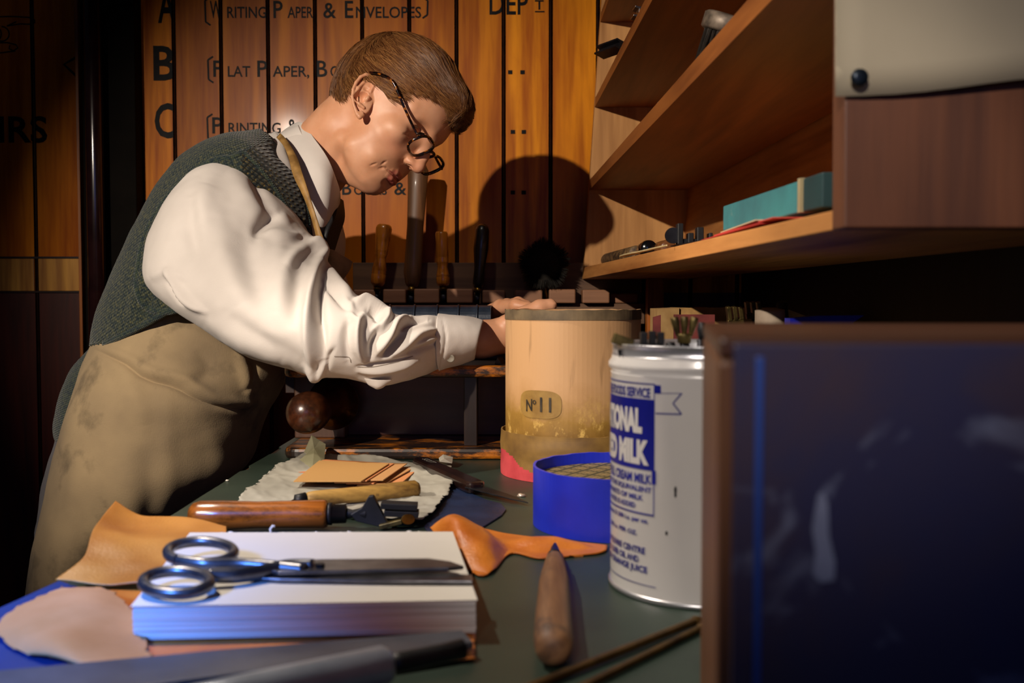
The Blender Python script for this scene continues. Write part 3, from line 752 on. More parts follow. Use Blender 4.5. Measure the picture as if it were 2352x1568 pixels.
# ---------------- the book
M_bluebook = plain('dark blue book leather', '#161d2a', '#28313f', 45, rough=.38, bump=.3, bscale=220, bdist=.0006)
bk = empty('leather_book', (-.09, 1.45, 1.052), 'dark blue leather bound book with raised spine bands held on the stand', 'book')
x0, x1 = wx(800, 1.37), wx(1127, 1.37)
pr = []
for a in np.linspace(-90, -270, 13): pr.append((1.39 + .022 * math.cos(math.radians(a)) * (-1 if False else 1), 1.0735 + .0195 * math.sin(math.radians(a))))
pr = [(1.392 - .020 * math.sin(t), 1.0735 - .0195 * math.cos(t)) for t in np.linspace(0, math.pi, 14)]
pr += [(1.52, 1.093), (1.52, 1.0905), (1.394, 1.0905), (1.394, 1.0565), (1.52, 1.0565), (1.52, 1.054)]
v = [(x0, y, z) for y, z in pr] + [(x1, y, z) for y, z in pr]; n = len(pr)
f = [(i, (i + 1) % n, n + (i + 1) % n, n + i) for i in range(n)] + [tuple(range(n))[::-1], tuple(range(n, 2 * n))]
cv = MB().add(v, f); cv.build('cover', M_bluebook, bk)
for px in (835, 893, 950, 1003, 1052, 1095):
    xx = wx(px, 1.37); MB().add(*tube_vf([(xx, 1.3915 - .0208 * math.sin(t), 1.0735 - .0203 * math.cos(t)) for t in np.linspace(.1, 3.0, 14)], .0016, 8), smooth=True).build('raised_band', M_bluebook, bk)
MB().add(*box_vf(x0 + .004, x1 - .003, 1.394, 1.516, 1.0566, 1.0904)).build('pages', plain('page edges', '#8c8069', '#a3977c', 300, (1, 1, 20), rough=.9), bk)
# tiny type piece
c = np.array(W(1146, 836, 1.27)); c[2] = 1.0187
mb = MB(); mb.add(*prism_vf([c + np.array(p) for p in ((-.006, 0, 0), (.004, 0, 0), (-.002, 0, .009))], (.006, .014, 0)))
o = mb.build('brass_corner', plain('dull brass corner', '#3a3020', '#59492c', 30, rough=.4, metal=.6), bevel=.0004)
prop(o, 'tiny triangular brass corner piece on the stand beside the drum', 'brass piece')
# ---------------- the drum (round cardboard box)
dr = empty('round_box', (.0709, 1.158, Z0), 'tall round yellowed cardboard drum marked No 11', 'drum')
C = (.0709, 1.158); R0 = .0785
m = NT('yellowed card'); co = m.coord()
n1 = m.n('ShaderNodeTexNoise', i_Scale=14, i_Detail=8, i_Roughness=.65); m.l(co, n1.inputs['Vector'])
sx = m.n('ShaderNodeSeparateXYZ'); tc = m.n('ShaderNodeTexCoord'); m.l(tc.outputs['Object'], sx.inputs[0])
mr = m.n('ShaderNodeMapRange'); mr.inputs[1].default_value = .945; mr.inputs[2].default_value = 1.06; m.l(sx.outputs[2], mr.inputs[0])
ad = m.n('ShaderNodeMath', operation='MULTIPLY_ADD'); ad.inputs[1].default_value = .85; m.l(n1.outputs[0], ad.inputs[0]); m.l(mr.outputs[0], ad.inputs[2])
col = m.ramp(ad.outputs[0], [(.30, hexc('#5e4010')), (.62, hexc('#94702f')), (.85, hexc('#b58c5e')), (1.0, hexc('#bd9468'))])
n2 = m.n('ShaderNodeTexNoise', i_Scale=55, i_Detail=10, i_Roughness=.8); m.l(m.coord((1, 1, .6)), n2.inputs['Vector'])
low = m.n('ShaderNodeMapRange'); low.inputs[1].default_value = 1.0; low.inputs[2].default_value = .955; m.l(sx.outputs[2], low.inputs[0])
ff = m.n('ShaderNodeMath', operation='MULTIPLY'); m.l(m.ramp(n2.outputs[0], [(.52, (0, 0, 0)), (.6, (1, 1, 1))]), ff.inputs[0]); m.l(low.outputs[0], ff.inputs[1])
col = m.mix(ff.outputs[0], col, hexc('#c9a558'))
n3 = m.n('ShaderNodeTexNoise', i_Scale=90, i_Detail=6); m.l(m.coord((1, 1, .1)), n3.inputs['Vector'])
col = m.mix(m.ramp(n3.outputs[0], [(.62, (0, 0, 0)), (.75, (.5,) * 3)]), col, hexc('#4a3212'))
m.l(col, m.b.inputs['Base Color']); m.b.inputs['Roughness'].default_value = .55; m.bump(n2.outputs[0], .12, .001)
M_card = m.m
def ringwall(mb, c, r0, r1, z0, z1, seg=96, mi=0, jit=0.0, seed=0, smooth=True):
    v = []
    for k in range(seg):
        a = 2 * math.pi * k / seg; j = jit * noise.noise(Vector((math.cos(a) * 6, math.sin(a) * 6, seed)))
        ca, sa = math.cos(a), math.sin(a)
        v += [(c[0] + r0 * ca, c[1] + r0 * sa, z0), (c[0] + r0 * ca, c[1] + r0 * sa, z1 + j), (c[0] + r1 * ca, c[1] + r1 * sa, z1 + j), (c[0] + r1 * ca, c[1] + r1 * sa, z0)]
    f = []
    for k in range(seg):
        a = 4 * k; b = 4 * ((k + 1) % seg)
        for i in range(4): f.append((a + i, b + i, b + (i + 1) % 4, a + (i + 1) % 4))
    mb.add(v, f, mi, False)
mb = MB(); ringwall(mb, C, R0, R0 - .0025, Z0 + .001, 1.0893, jit=.0012)
mb.add(*lathe_vf([(0, R0 - .003), (.002, R0 - .003)], (*C, Z0 + .001), (*C, 1), 64)); mb.build('drum_wall', M_card, dr)
mb = MB(); ringwall(mb, C, R0 + .0007, R0 + .0001, 1.0785, 1.0897, jit=.0012); mb.build('rim_strip', plain('grey brown rim paper', '#4f422f', '#6d5c42', 60, rough=.7), dr)
# lower band with torn red paper
seg = 180; nz_ = 24; v = []; f = []; mi = []
for j in range(nz_ + 1):
    for k in range(seg):
        a = 2 * math.pi * k / seg; top = .9508 + .0008 * noise.noise(Vector((math.cos(a) * 9, math.sin(a) * 9, 0)))
        r = .0842 + .0010 * noise.noise(Vector((math.cos(a) * 2, math.sin(a) * 2, j * .15)))
        v.append((C[0] + r * math.cos(a), C[1] + r * math.sin(a), Z0 + .0003 + (top - Z0) * j / nz_))
for j in range(nz_):
    for k in range(seg):
        f.append((j * seg + k, j * seg + (k + 1) % seg, (j + 1) * seg + (k + 1) % seg, (j + 1) * seg + k))
        p = np.array(v[j * seg + k]); q = proj(p); edge = np.interp(q[0], [1148, 1160, 1175, 1195, 1215, 1240, 1300], [1030, 1036, 1050, 1075, 1084, 1092, 1100]) + 4 * noise.noise(Vector((q[0] * .08, 0, 0)))
        mi.append(1 if (q[1] > edge and p[1] < C[1] + .02) else 0)
nn = len(v)
for k in range(seg):
    a = 2 * math.pi * k / seg; v.append((C[0] + .0822 * math.cos(a), C[1] + .0822 * math.sin(a), v[nz_ * seg + k][2]))
    v.append((C[0] + .0822 * math.cos(a), C[1] + .0822 * math.sin(a), Z0 + .001))
for k in range(seg):
    k2 = (k + 1) % seg; f.append((nz_ * seg + k, nz_ * seg + k2, nn + 2 * k2, nn + 2 * k)); mi.append(0)
    f.append((nn + 2 * k, nn + 2 * k2, nn + 2 * k2 + 1, nn + 2 * k + 1)); mi.append(0)
o = mesh('lower_band', v, f, [plain('dark card band', '#5e4422', '#86662f', 30, rough=.6, bump=.2), plain('torn red paper', '#a8323a', '#c2474c', 40, rough=.6, bump=.2)], dr, matidx=mi)
def cyl_text(body, c, r, th_right, z, cap, width, m, parent, name='lettering', align='R', off=.015, tilt=0):
    size = cap / .729; v, f = bend_text(body, size, 1, offset=off * size, res=3)
    if not len(v): return
    x = v[:, 0]; x = (x - x.min()) / (x.max() - x.min()) * width
    x = (x - width) if align == 'R' else x
    V = [(c[0] + r * math.sin(th_right + a / r), c[1] - r * math.cos(th_right + a / r), z + b + tilt * a) for a, b in zip(x, v[:, 1])]
    return mesh(name, V, f, m, parent)
def cyl_patch(c, r, t0, t1, z0, z1, m, parent, name, n=24):
    V = []; 
    for i in range(n + 1):
        t = t0 + (t1 - t0) * i / n
        V += [(c[0] + r * math.sin(t), c[1] - r * math.cos(t), z0), (c[0] + r * math.sin(t), c[1] - r * math.cos(t), z1)]
    return mesh(name, V, [(2 * i, 2 * i + 2, 2 * i + 3, 2 * i + 1) for i in range(n)], m, parent)
def cyl_th(px, c, r):
    lo, hi = -math.pi / 2, math.pi / 2
    for _ in range(40):
        mm = (lo + hi) / 2
        if proj((c[0] + r * math.sin(mm), c[1] - r * math.cos(mm), 1.0))[0] < px: lo = mm
        else: hi = mm
    return mm
def zat(py, d): return W(1176, py, d)[2]
M_ink = plain('faded black ink', '#1d1710', '#4a3c24', 200, rough=.6, lo=.4, hi=.8)
# oval paper label with its mark
tl, tr = cyl_th(1196, C, R0 + .0006), cyl_th(1290, C, R0 + .0006); zc = zat(930, 1.085); V = []; n = 40
for q in range(7):
    for k in range(n):
        a = 2 * math.pi * k / n; t = (tl + tr) / 2 + q / 6 * (tr - tl) / 2 * np.sign(math.cos(a)) * abs(math.cos(a)) ** .6; zz = zc + q / 6 * .0155 * np.sign(math.sin(a)) * abs(math.sin(a)) ** .6
        V.append((C[0] + (R0 + .0008) * math.sin(t), C[1] - (R0 + .0008) * math.cos(t), zz))
mesh('label', V, grid_faces(7, n, True), plain('oval label', '#80602a', '#957538', 60, rough=.6), dr)
RL = R0 + .0014
cyl_text('N', C, RL, cyl_th(1222, C, RL), zat(945, 1.085), .0135, .0085, M_ink, dr, 'label_lettering', tilt=.12)
cyl_text('o', C, RL, cyl_th(1231, C, RL), zat(930, 1.085), .0075, .0045, M_ink, dr, 'label_lettering')
cyl_text('11', C, RL, cyl_th(1266, C, RL), zat(946, 1.085), .0165, .0135, M_ink, dr, 'label_lettering')
# a small hand tool / crumbs omitted
# ---------------- blue round tray
CB = (.0944, .887); RB = .0755
bt = empty('blue_round_lid', (*CB, Z0), 'round bright blue paper covered box lid with tartan lining', 'box lid')
M_blue = plain('cobalt blue paper', '#1421a0', '#1a2cc0', 14, rough=.4, bump=.35, bscale=16, bdist=.003)
mb = MB(); ringwall(mb, CB, RB, RB - .0022, Z0 + .0003, .953, jit=.0007, seed=3); mb.build('lid_wall', M_blue, bt)
m = NT('tartan lining'); co = m.coord((1, 1, 1), (0, 0, .6)); base = hexc('#8a7a4c')
def stripes(sc, axis, th):
    wv = m.n('ShaderNodeTexWave', i_Scale=sc, bands_direction=axis); m.l(co, wv.inputs['Vector']); return m.ramp(wv.outputs[0], [(th, (0, 0, 0)), (th + .05, (1, 1, 1))])
c1 = m.mix(stripes(18, 'X', .8), base, hexc('#3d4427')); c1 = m.mix(stripes(18, 'Y', .8), c1, hexc('#3d4427'))
c1 = m.mix(stripes(54, 'X', .9), c1, hexc('#20241a')); c1 = m.mix(stripes(54, 'Y', .9), c1, hexc('#5a2a1c'))
m.l(c1, m.b.inputs['Base Color']); m.b.inputs['Roughness'].default_value = .6
MB().add(*lathe_vf([(0, RB - .003), (.002, RB - .003)], (*CB, .941), (*CB, 1), 64)).build('tartan_lining', m.m, bt)
# ---------------- milk tin
CT = (.1345, .6985); RT = .0645
tin = empty('milk_tin', (*CT, Z0), 'white National Dried Milk tin with blue lettering, filled with tools', 'tin')
M_white = plain('white enamel', '#c9c6c2', '#d2cfcb', 9, rough=.3, coat=.2)
M_tinned = plain('shiny tin', '#c4c5c9', '#b0b1b6', 30, rough=.3, metal=.75)
M_inkblue = plain('blue print', '#0a1270', '#0d178a', 30, rough=.35)
def lathe_open(mb, prof, c, seg=120):
    v = []
    for r, z in prof:
        for k in range(seg):
            a = 2 * math.pi * k / seg; v.append((c[0] + r * math.cos(a), c[1] + r * math.sin(a), z))
    mb.add(v, grid_faces(len(prof), seg, True), smooth=True)
mb = MB(); lathe_open(mb, [(RT, .9035), (RT, 1.0495), (RT + .0004, 1.0505), (RT - .0012, 1.0512), (RT + .0018, 1.054), (RT + .0018, 1.057), (RT - .0004, 1.0602), (RT - .0004, 1.0622)], CT); mb.build('tin_body', M_white, tin)
mb = MB(); lathe_open(mb, [(RT - .0004, 1.0621), (RT - .0009, 1.0625), (RT - .0009, 1.0690), (RT - .0001, 1.0697), (RT - .0008, 1.0706), (RT - .002, 1.0698), (RT - .0022, 1.062), (RT - .0022, .906), (.0005, .906)], CT); mb.build('rim', M_tinned, tin)
mb = MB(); lathe_open(mb, [(.001, .9002), (RT - .001, .9002), (RT + .0012, .9008), (RT + .0014, .9032), (RT - .0002, .9038)], CT); mb.build('base_rim', M_tinned, tin)
RL = RT + .00035
def tz(py, px=1490): th = cyl_th(px, CT, RT); return zat(py, CT[1] - RT * math.cos(th))
def trow(body, pxr, yb, cap, wid, m=M_inkblue, r=RL, off=.035): cyl_text(body, CT, r, cyl_th(pxr, CT, r), tz(yb, pxr), cap, wid, m, tin, off=off)
TR = cyl_th(1503, CT, RL); TL = TR - 1.62
cyl_patch(CT, RL, TL, TR, tz(1082, 1503), tz(918, 1503), M_inkblue, tin, 'blue_panel', 40)
for (y0, y1) in ((884, 881), (1186, 1182)): cyl_patch(CT, RL, TL, TR, tz(y0, 1503), tz(y1, 1503), M_inkblue, tin, 'printed_rule', 30)
cyl_patch(CT, RL, TR - .012, TR, tz(1186, 1503), tz(884, 1503), M_inkblue, tin, 'printed_rule', 2)
cyl_patch(CT, RL + .0001, TR - .03, TR + .02, tz(1112, 1503), tz(1080, 1503), M_inkblue, tin, 'printed_rule', 2)
trow('WELFARE FOODS SERVICE', 1493, 913, .0062, .072)
trow('NATIONAL', 1474, 991, .0152, .060, M_white, RL + .0003, .06)
trow('DRIED MILK', 1490, 1065, .0150, .072, M_white, RL + .0003, .06)
trow('OF FULL CREAM MILK', 1497, 1112, .0062, .066)
trow('ADD THE EQUIVALENT', 1497, 1132, .0034, .062)
trow('8 PARTS OF MILK', 1478, 1149, .0034, .048)
trow('WATER IS ADDED', 1460, 1165, .0034, .040)
trow('Vitamin D 280 i.u. per oz.', 1490, 1202, .0030, .056)
trow('280 i.u. PER OZ.', 1464, 1228, .0030, .040)
trow('WELFARE CENTRE', 1483, 1272, .0042, .050)
trow('COD LIVER OIL AND', 1468, 1290, .0042, .050)
trow('FOR ORANGE JUICE', 1488, 1316, .0042, .056)
cyl_patch(CT, RL, TL, cyl_th(1508, CT, RL), tz(1349, 1503), tz(1347, 1503), M_inkblue, tin, 'printed_rule', 30)
T1 = cyl_th(1517, CT, RL)
cyl_patch(CT, RL, TR - .01, T1, tz(903, 1503), tz(884, 1503), M_inkblue, tin, 'flag_fold', 4)
def cyl_line(p, wd=.0006):
    for (a, b) in zip(p[:-1], p[1:]):
        t0, t1 = cyl_th(a[0], CT, RL), cyl_th(b[0], CT, RL); z0, z1 = tz(a[1], a[0]), tz(b[1], b[0]); n = 8; V = []
        L = math.hypot((t1 - t0) * RL, z1 - z0); nx, nz = -(z1 - z0) / L * wd / 2, (t1 - t0) * RL / L * wd / 2
        for i in range(n + 1):
            t = t0 + (t1 - t0) * i / n; z = z0 + (z1 - z0) * i / n
            for s in (1, -1):
                tt = t + s * nx / RL; V.append((CT[0] + RL * math.sin(tt), CT[1] - RL * math.cos(tt), z + s * nz))
        mesh('flag_outline', V, [(2 * i, 2 * i + 2, 2 * i + 3, 2 * i + 1) for i in range(n)], M_inkblue, tin)
cyl_line([(1505, 903), (1565, 903)], .0004); cyl_line([(1565, 903), (1545, 926), (1565, 951), (1505, 949)], .0009)
# worn marks on the tin
for (a, b, s) in ((1552, 1125, .0016), (1552, 1135, .0014), (1532, 1224, .0016)):
    t = cyl_th(a, CT, RL); z = tz(b, a); V = [(CT[0] + RL * math.sin(t + s * math.cos(q) * .6 / RL), CT[1] - RL * math.cos(t + s * math.cos(q) * .6 / RL), z + s * math.sin(q) * (1.6 if a > 1540 else 1)) for q in np.linspace(0, 6.28, 9)[:-1]]
    mesh('chip_mark', V, [tuple(range(8))], M_blackiron, tin)
# tools standing in the tin
M_bronze = plain('dull bronze heads', '#3f3620', '#7a6a3c', 90, rough=.4, metal=.8)
def stem(mb, top, base, r0, r1): mb.add(*tube_vf([base, (np.array(base) + np.array(top)) / 2, top], [r0, r0, r1], 10), smooth=True)
def tin_tool(label, px, py, wpx, hpx, d, style, name='finishing_tool'):
    s = d / F; top = np.array(W(px, py, d)); base = np.array([CT[0] + (top[0] - CT[0]) * .5, CT[1] + (top[1] - CT[1]) * .5, .908])
    t = empty(name, base, label, 'tool', 'tools in the milk tin')
    mb = MB(); stem(mb, top - np.array([0, 0, hpx * s]), base, .0028, .0035); mb.build('shank', M_dsteel, t)
    mb = MB(); w2 = wpx * s / 2; h = hpx * s
    if style == 'blocks':
        for k in range(3):
            x = top[0] - w2 + w2 * .72 * k; mb.add(*box_vf(x, x + w2 * .55, top[1] - .004, top[1] + .004, top[2] - h * .75, top[2] - (.0 if k % 2 else h * .06)))
        mb.add(*box_vf(top[0] - w2, top[0] + w2 * .9, top[1] - .0035, top[1] + .0035, top[2] - h, top[2] - h * .7)); mm = M_blackiron
    elif style == 'brass':
        for k in range(3):
            a = (k - 1) * .22; c0 = top + np.array([(k - 1) * w2 * .45, 0, -h]); c1 = top + np.array([(k - 1) * w2 * .8, 0, 0])
            mb.add(*lathe_vf([(0, w2 * .16), (h * .4, w2 * .26), (h * .75, w2 * .33), (h * .98, w2 * .30)], c0, c1, 14), smooth=True)
        mb.add(*lathe_vf([(0, w2 * .5), (h * .45, w2 * .6), (h * .5, w2 * .4)], top - np.array([0, 0, h * 1.35]), top, 16), smooth=True); mm = M_bronze
    elif style == 'wedge':
        mb.add(*xf(box_vf(-w2, w2, -.004, .004, -h * .5, h * .5)[0], top - np.array([0, 0, h * .5]), (0, .35, 0)) and (xf(box_vf(-w2, w2, -.004, .004, -h * .35, h * .35)[0], top - np.array([0, 0, h * .45]), (0, .35, 0)), box_vf(0, 1, 0, 1, 0, 1)[1])); mm = M_bronze
    else:
        mb.add(*lathe_vf([(0, w2 * .6), (h * .6, w2), (h, w2 * .7)], top - np.array([0, 0, h]), top, 14), smooth=True); mm = M_blackiron
    mb.build('head', mm, t, bevel=.0005)
tin_tool('bronze-edged slanted tool head at the left rim of the milk tin', 1430, 768, 48, 34, .68, 'wedge')
tin_tool('black notched tool head at the middle of the milk tin', 1498, 760, 54, 40, .67, 'blocks')
tin_tool('fluted bronze tool head, tallest in the milk tin', 1572, 726, 60, 46, .70, 'brass')
tin_tool('short dark tool behind the fluted bronze one in the tin', 1612, 740, 22, 40, .73, 'round')
tin_tool('low black tool tip between the bronze and notched heads', 1540, 785, 26, 26, .71, 'round')
# ---------------- big dark box in the right foreground
M_navy = NT('scuffed navy varnish'); co = M_navy.coord((1, 1, 1))
n1 = M_navy.n('ShaderNodeTexNoise', i_Scale=9, i_Detail=6, i_Roughness=.6, i_Distortion=.5); M_navy.l(co, n1.inputs['Vector'])
col = M_navy.ramp(n1.outputs[0], [(.3, hexc('#2a2c50')), (.5, hexc('#322f4a')), (.7, hexc('#43343c'))])
n2 = M_navy.n('ShaderNodeTexNoise', i_Scale=26, i_Detail=5, i_Distortion=1.2); M_navy.l(M_navy.coord((.6, 1, 1)), n2.inputs['Vector'])
col = M_navy.mix(M_navy.ramp(n2.outputs[0], [(.60, (0, 0, 0)), (.72, (.6,) * 3)]), col, hexc('#8d95b0'))
M_navy.l(col, M_navy.b.inputs['Base Color']); M_navy.b.inputs['Roughness'].default_value = .42
bx = empty('wooden_box', (.22, .40, Z0), 'large dark scuffed box with brown edges in the right foreground', 'box')
M_boxbrown = wood('worn brown box edge', '#3d2312', '#6e4526', 'Z', 9, .5)
xa, xb = wx(1652, .305), wx(1615, .50)
q = [(xa, .305), (.40, .305), (.415, .50), (xb, .50)]
MB().add(*prism_vf([(x, y, Z0 + .0005) for x, y in q], (0, 0, .1815))).build('carcass', M_boxbrown, bx, bevel=.002)
MB().add(*prism_vf([(x, y, 1.0822) for x, y in q], (0, 0, .0066))).build('lid', wood('brown lid', '#2b170c', '#4a2a17', 'X', 9, .4), bx, bevel=.0015)
MB().add(*box_vf(xa + .004, .40, .3020, .3049, Z0 + .001, 1.0868)).build('front_panel', M_navy.m, bx, bevel=.0008)
xs_ = wx(1748, .30)
MB().add(*box_vf(xs_ - .0012, xs_ + .0012, .3005, .3019, Z0 + .001, 1.083)).build('edge_highlight', plain('blue highlight colour', '#26408a', '#34509c', 12, rough=.4), bx, bevel=.0005)  # raised edge on the panel; its blue highlight is put into the colour
sm = [W(a, b, .3014) for a, b in ((1880, 1135), (1893, 1132), (1902, 1160), (1904, 1230), (1918, 1290), (1916, 1332), (1885, 1338), (1868, 1320), (1874, 1270), (1866, 1215), (1874, 1165))]
MB().add(*prism_vf(sm, (0, .0005, 0))).build('pale_scrape', plain('pale scrape', '#8990aa', '#70768f', 40, rough=.6), bx)
# ---------------- boxes and tools behind, on the right
o = empty('cardboard_box', W(1680, 900, 1.40) * np.array([1, 1, 0]) + np.array([0, 0, Z0]), 'tan cardboard box with rough torn top behind the milk tin', 'box')
M_tan = plain('rough tan card', '#8c6a3a', '#b08a52', 60, rough=.8, bump=.4, bscale=90)
pl_ = []
for px in np.linspace(1562, 1800, 40): pl_.append(W(px, 706.5 + 2.2 * noise.noise(Vector((px * .15, 0, 0))), 1.38))
poly = [np.array(p) for p in pl_] + [W(1872, 733, 1.38), np.array([W(1872, 733, 1.38)[0], 1.38, Z0 + .001]), np.array([pl_[0][0], 1.38, Z0 + .001])]
MB().add(*prism_vf(poly, (0, .09, 0))).build('box_side', M_tan, o)
e0, e1 = W(1511, 709, 1.36), W(1560, 707, 1.375)
MB().add(*prism_vf([e0, e1, [e1[0], 1.375, Z0 + .001], [e0[0], 1.36, Z0 + .001]], (.002, .09, 0))).build('box_end', plain('pale tan card', '#b48d58', '#c9a36b', 40, rough=.8), o)
for (pg, d, lab) in ((((1548, 722), (1642, 722), (1642, 760), (1548, 760)), 1.30, 'flat maroon card in front of the tan cardboard box'), (((1500, 728), (1518, 723), (1520, 760), (1500, 748)), 1.28, 'small maroon card fragment beside the orange post')):
    top = [W(*p, d) for p in pg]; bot = [np.array([p[0], d, Z0 + .001]) for p in (top[1], top[0])]
    o = MB().add(*prism_vf([top[0], top[1], bot[0], bot[1]], (0, .003, 0))).build('maroon_card', plain('maroon card', '#5e1f1e', '#78302b', 40, rough=.7)); prop(o, lab, 'card')
def back_tool(label, top, r, d, mh, lean, name='finishing_tool', headw=None, hh=.02):
    T = np.array(W(*top, d)); Bs = np.array([T[0] + lean, d + .02, Z0 + .001]); t = empty(name, Bs, label, 'tool', 'tools standing behind the big box')
    L = np.linalg.norm(T - Bs); u = (Bs - T) / L
    MB().add(*lathe_vf([(0, r * .4), (.002, r), (.05, r * 1.05), (L, r * .8)] if headw is None else [(hh, r * .5), (L, r * .55)], T, Bs, 18), smooth=True).build('handle', mh, t)
    if headw:
        mb = MB(); R_, _ = frame_from(T, Bs)
        for k in range(3):
            v, f = box_vf(-headw + k * headw * .72, -headw + k * headw * .72 + headw * .5, -.005, .005, -.001 * k, hh * .7); mb.add([tuple(Vector(T) + R_ @ Vector(p)) for p in v], f)
        v, f = box_vf(-headw, headw, -.004, .004, hh * .65, hh); mb.add([tuple(Vector(T) + R_ @ Vector(p)) for p in v], f)
        mb.build('head', M_bronze, t, bevel=.0006)
    return t
back_tool('tilted bronze and black tool head before the tan cardboard box', (1685, 706), .006, 1.12, M_dsteel, .03, headw=.009, hh=.020)
back_tool('yellow-lit brass tool head near the pale wooden handle', (1728, 695), .006, 1.14, M_dsteel, .03, headw=.009, hh=.018)
back_tool('pale dusty rounded wooden handle end above the big box', (1768, 708), .0155, 1.05, plain('dusty pale wood', '#8c7c6b', '#a89a88', 40, rough=.8), .01, 'bone_burnisher')
back_tool('flat black tapering slat leaning above the big box', (1796, 692), .006, 1.08, M_blackiron, .02, 'steel_wedge')
pb = [W(1815, 731, .98), W(1880, 725, .98), W(1985, 724, .98), W(1960, 740, .98), W(1815, 752, .98)]
o = MB().add(*prism_vf([pb[0], pb[1], pb[2], pb[3], (pb[3][0], .98, Z0 + .001), (pb[0][0], .98, Z0 + .001)], (0, .02, 0))).build('blue_folder', M_blue); prop(o, 'bright blue pointed folder standing behind the big box', 'folder')
# ================================================================= THINGS LYING ON THE BENCH
def sheet(name, rows, m, n=60, k=60, amp=.0, fs=40, seed=0, thick=.0010, zmin=.0012, edge=.0, crumple=0):
    """rows of (px,py,z above the bench): a soft sheet through these points"""
    R = [np.array([B(a, b, c) for a, b, c in r]) for r in rows]
    R = [catmull(r, k) for r in R]; G = np.array([catmull(np.array([r[j] for r in R]), n) for j in range(k)]).transpose(1, 0, 2)
    V = G.reshape(-1, 3).copy()
    if amp: V[:, 2] += amp * fnoise(V, fs, seed)
    if crumple:
        for s_, a_ in ((13, 1.1), (31, .55), (75, .22)):
            q = fnoise(V, s_, seed + s_); V[:, 2] += crumple * a_ * (1 - 2.2 * np.abs(q))
    if edge:
        for i in range(n):
            for j in range(k):
                e = min(i, n - 1 - i, j, k - 1 - j)
                if e == 0: V[i * k + j, :2] += edge * np.array([noise.noise(Vector((V[i * k + j, 0] * 160, V[i * k + j, 1] * 160, 1))), noise.noise(Vector((V[i * k + j, 0] * 160, V[i * k + j, 1] * 160, 7)))])
    V[:, 2] = np.maximum(V[:, 2], Z0 + zmin)
    o = mesh(name, V, grid_faces(n, k), m, smooth=True)
    s = o.modifiers.new('thickness', 'SOLIDIFY'); s.thickness = thick; s.offset = 1
    return o
M_leather = plain('tan leather', '#a8641c', '#c98735', 16, rough=.45, bump=.5, bscale=420, bdist=.0006, detail=8)
M_flesh = plain('leather flesh side', '#a3713f', '#bd8c5c', 12, rough=.75, bump=.3, bscale=120)
M_leather_o = plain('orange leather', '#ac5a16', '#cc7a28', 20, rough=.45, bump=.6, bscale=380, bdist=.0008)
M_blueboard = plain('cobalt board', '#082656', '#0c3474', 8, rough=.45)
o = MB().add(*prism_vf([B(-260, 1565, .0005), B(-60, 1428, .0005), B(136, 1338, .0005), B(330, 1400, .0005), B(330, 1620, .0005), B(-200, 1680, .0005)][::-1], (0, 0, .0016))).build('blue_board', M_blueboard, bevel=.0004)
prop(o, 'cobalt blue board sheet at the left bench corner under the leather', 'board')
# orange skin under the paper block
o = sheet('leather_piece', [[(235, 1355, .004), (420, 1350, .003), (760, 1350, .003), (1060, 1350, .003)],
                            [(150, 1390, .004), (400, 1390, .003), (760, 1390, .003), (1085, 1390, .003)],
                            [(140, 1440, .004), (330, 1460, .003), (760, 1455, .003), (1090, 1442, .003)],
                            [(190, 1525, .003), (420, 1540, .003), (760, 1535, .003), (1090, 1510, .003)]], M_leather_o, zmin=.0022, edge=.001)
prop(o, 'orange leather skin lying under the white paper block', 'leather')
o = sheet('leather_piece', [[(140, 1346, .012), (235, 1350, .012), (300, 1395, .010)],
                            [(30, 1400, .010), (180, 1385, .016), (330, 1440, .008)],
                            [(-8, 1452, .006), (120, 1440, .014), (345, 1500, .006)],
                            [(60, 1500, .005), (180, 1512, .010), (360, 1530, .005)],
                            [(120, 1512, .004), (200, 1532, .005), (300, 1548, .005)]], M_flesh, amp=.0022, fs=25, zmin=.0048, edge=.003)
prop(o, 'pinkish suede underside of a leather piece curling at the left bench corner', 'leather')
def wsheet(name, rows, m, n=60, k=60, amp=0, fs=40, seed=0, thick=.0012, edge=0):
    R = [catmull(np.array([W(a, b, c) for a, b, c in r]), k) for r in rows]
    G = np.array([catmull(np.array([r[j] for r in R]), n) for j in range(k)]).transpose(1, 0, 2)
    V = G.reshape(-1, 3).copy()
    if amp: V[:, 2] += amp * fnoise(V, fs, seed)
    V[:, 2] = np.maximum(V[:, 2], Z0 + .001)
    o = mesh(name, V, grid_faces(n, k), m, smooth=True); s = o.modifiers.new('thickness', 'SOLIDIFY'); s.thickness = thick
    return o
o = wsheet('leather_piece', [[(264, 1154, .80), (330, 1186, .80), (430, 1192, .81), (520, 1210, .80)],
                             [(232, 1192, .765), (320, 1222, .77), (430, 1222, .78), (520, 1245, .77)],
                             [(212, 1222, .735), (300, 1240, .735), (430, 1255, .74), (520, 1275, .74)],
                             [(190, 1285, .70), (290, 1296, .70), (400, 1300, .70), (500, 1310, .70)],
                             [(128, 1332, .675), (250, 1345, .67), (360, 1335, .67), (470, 1330, .68)]], M_leather, amp=.0012, fs=45)
prop(o, 'curved tan grained leather piece rising at the left bench edge', 'leather')
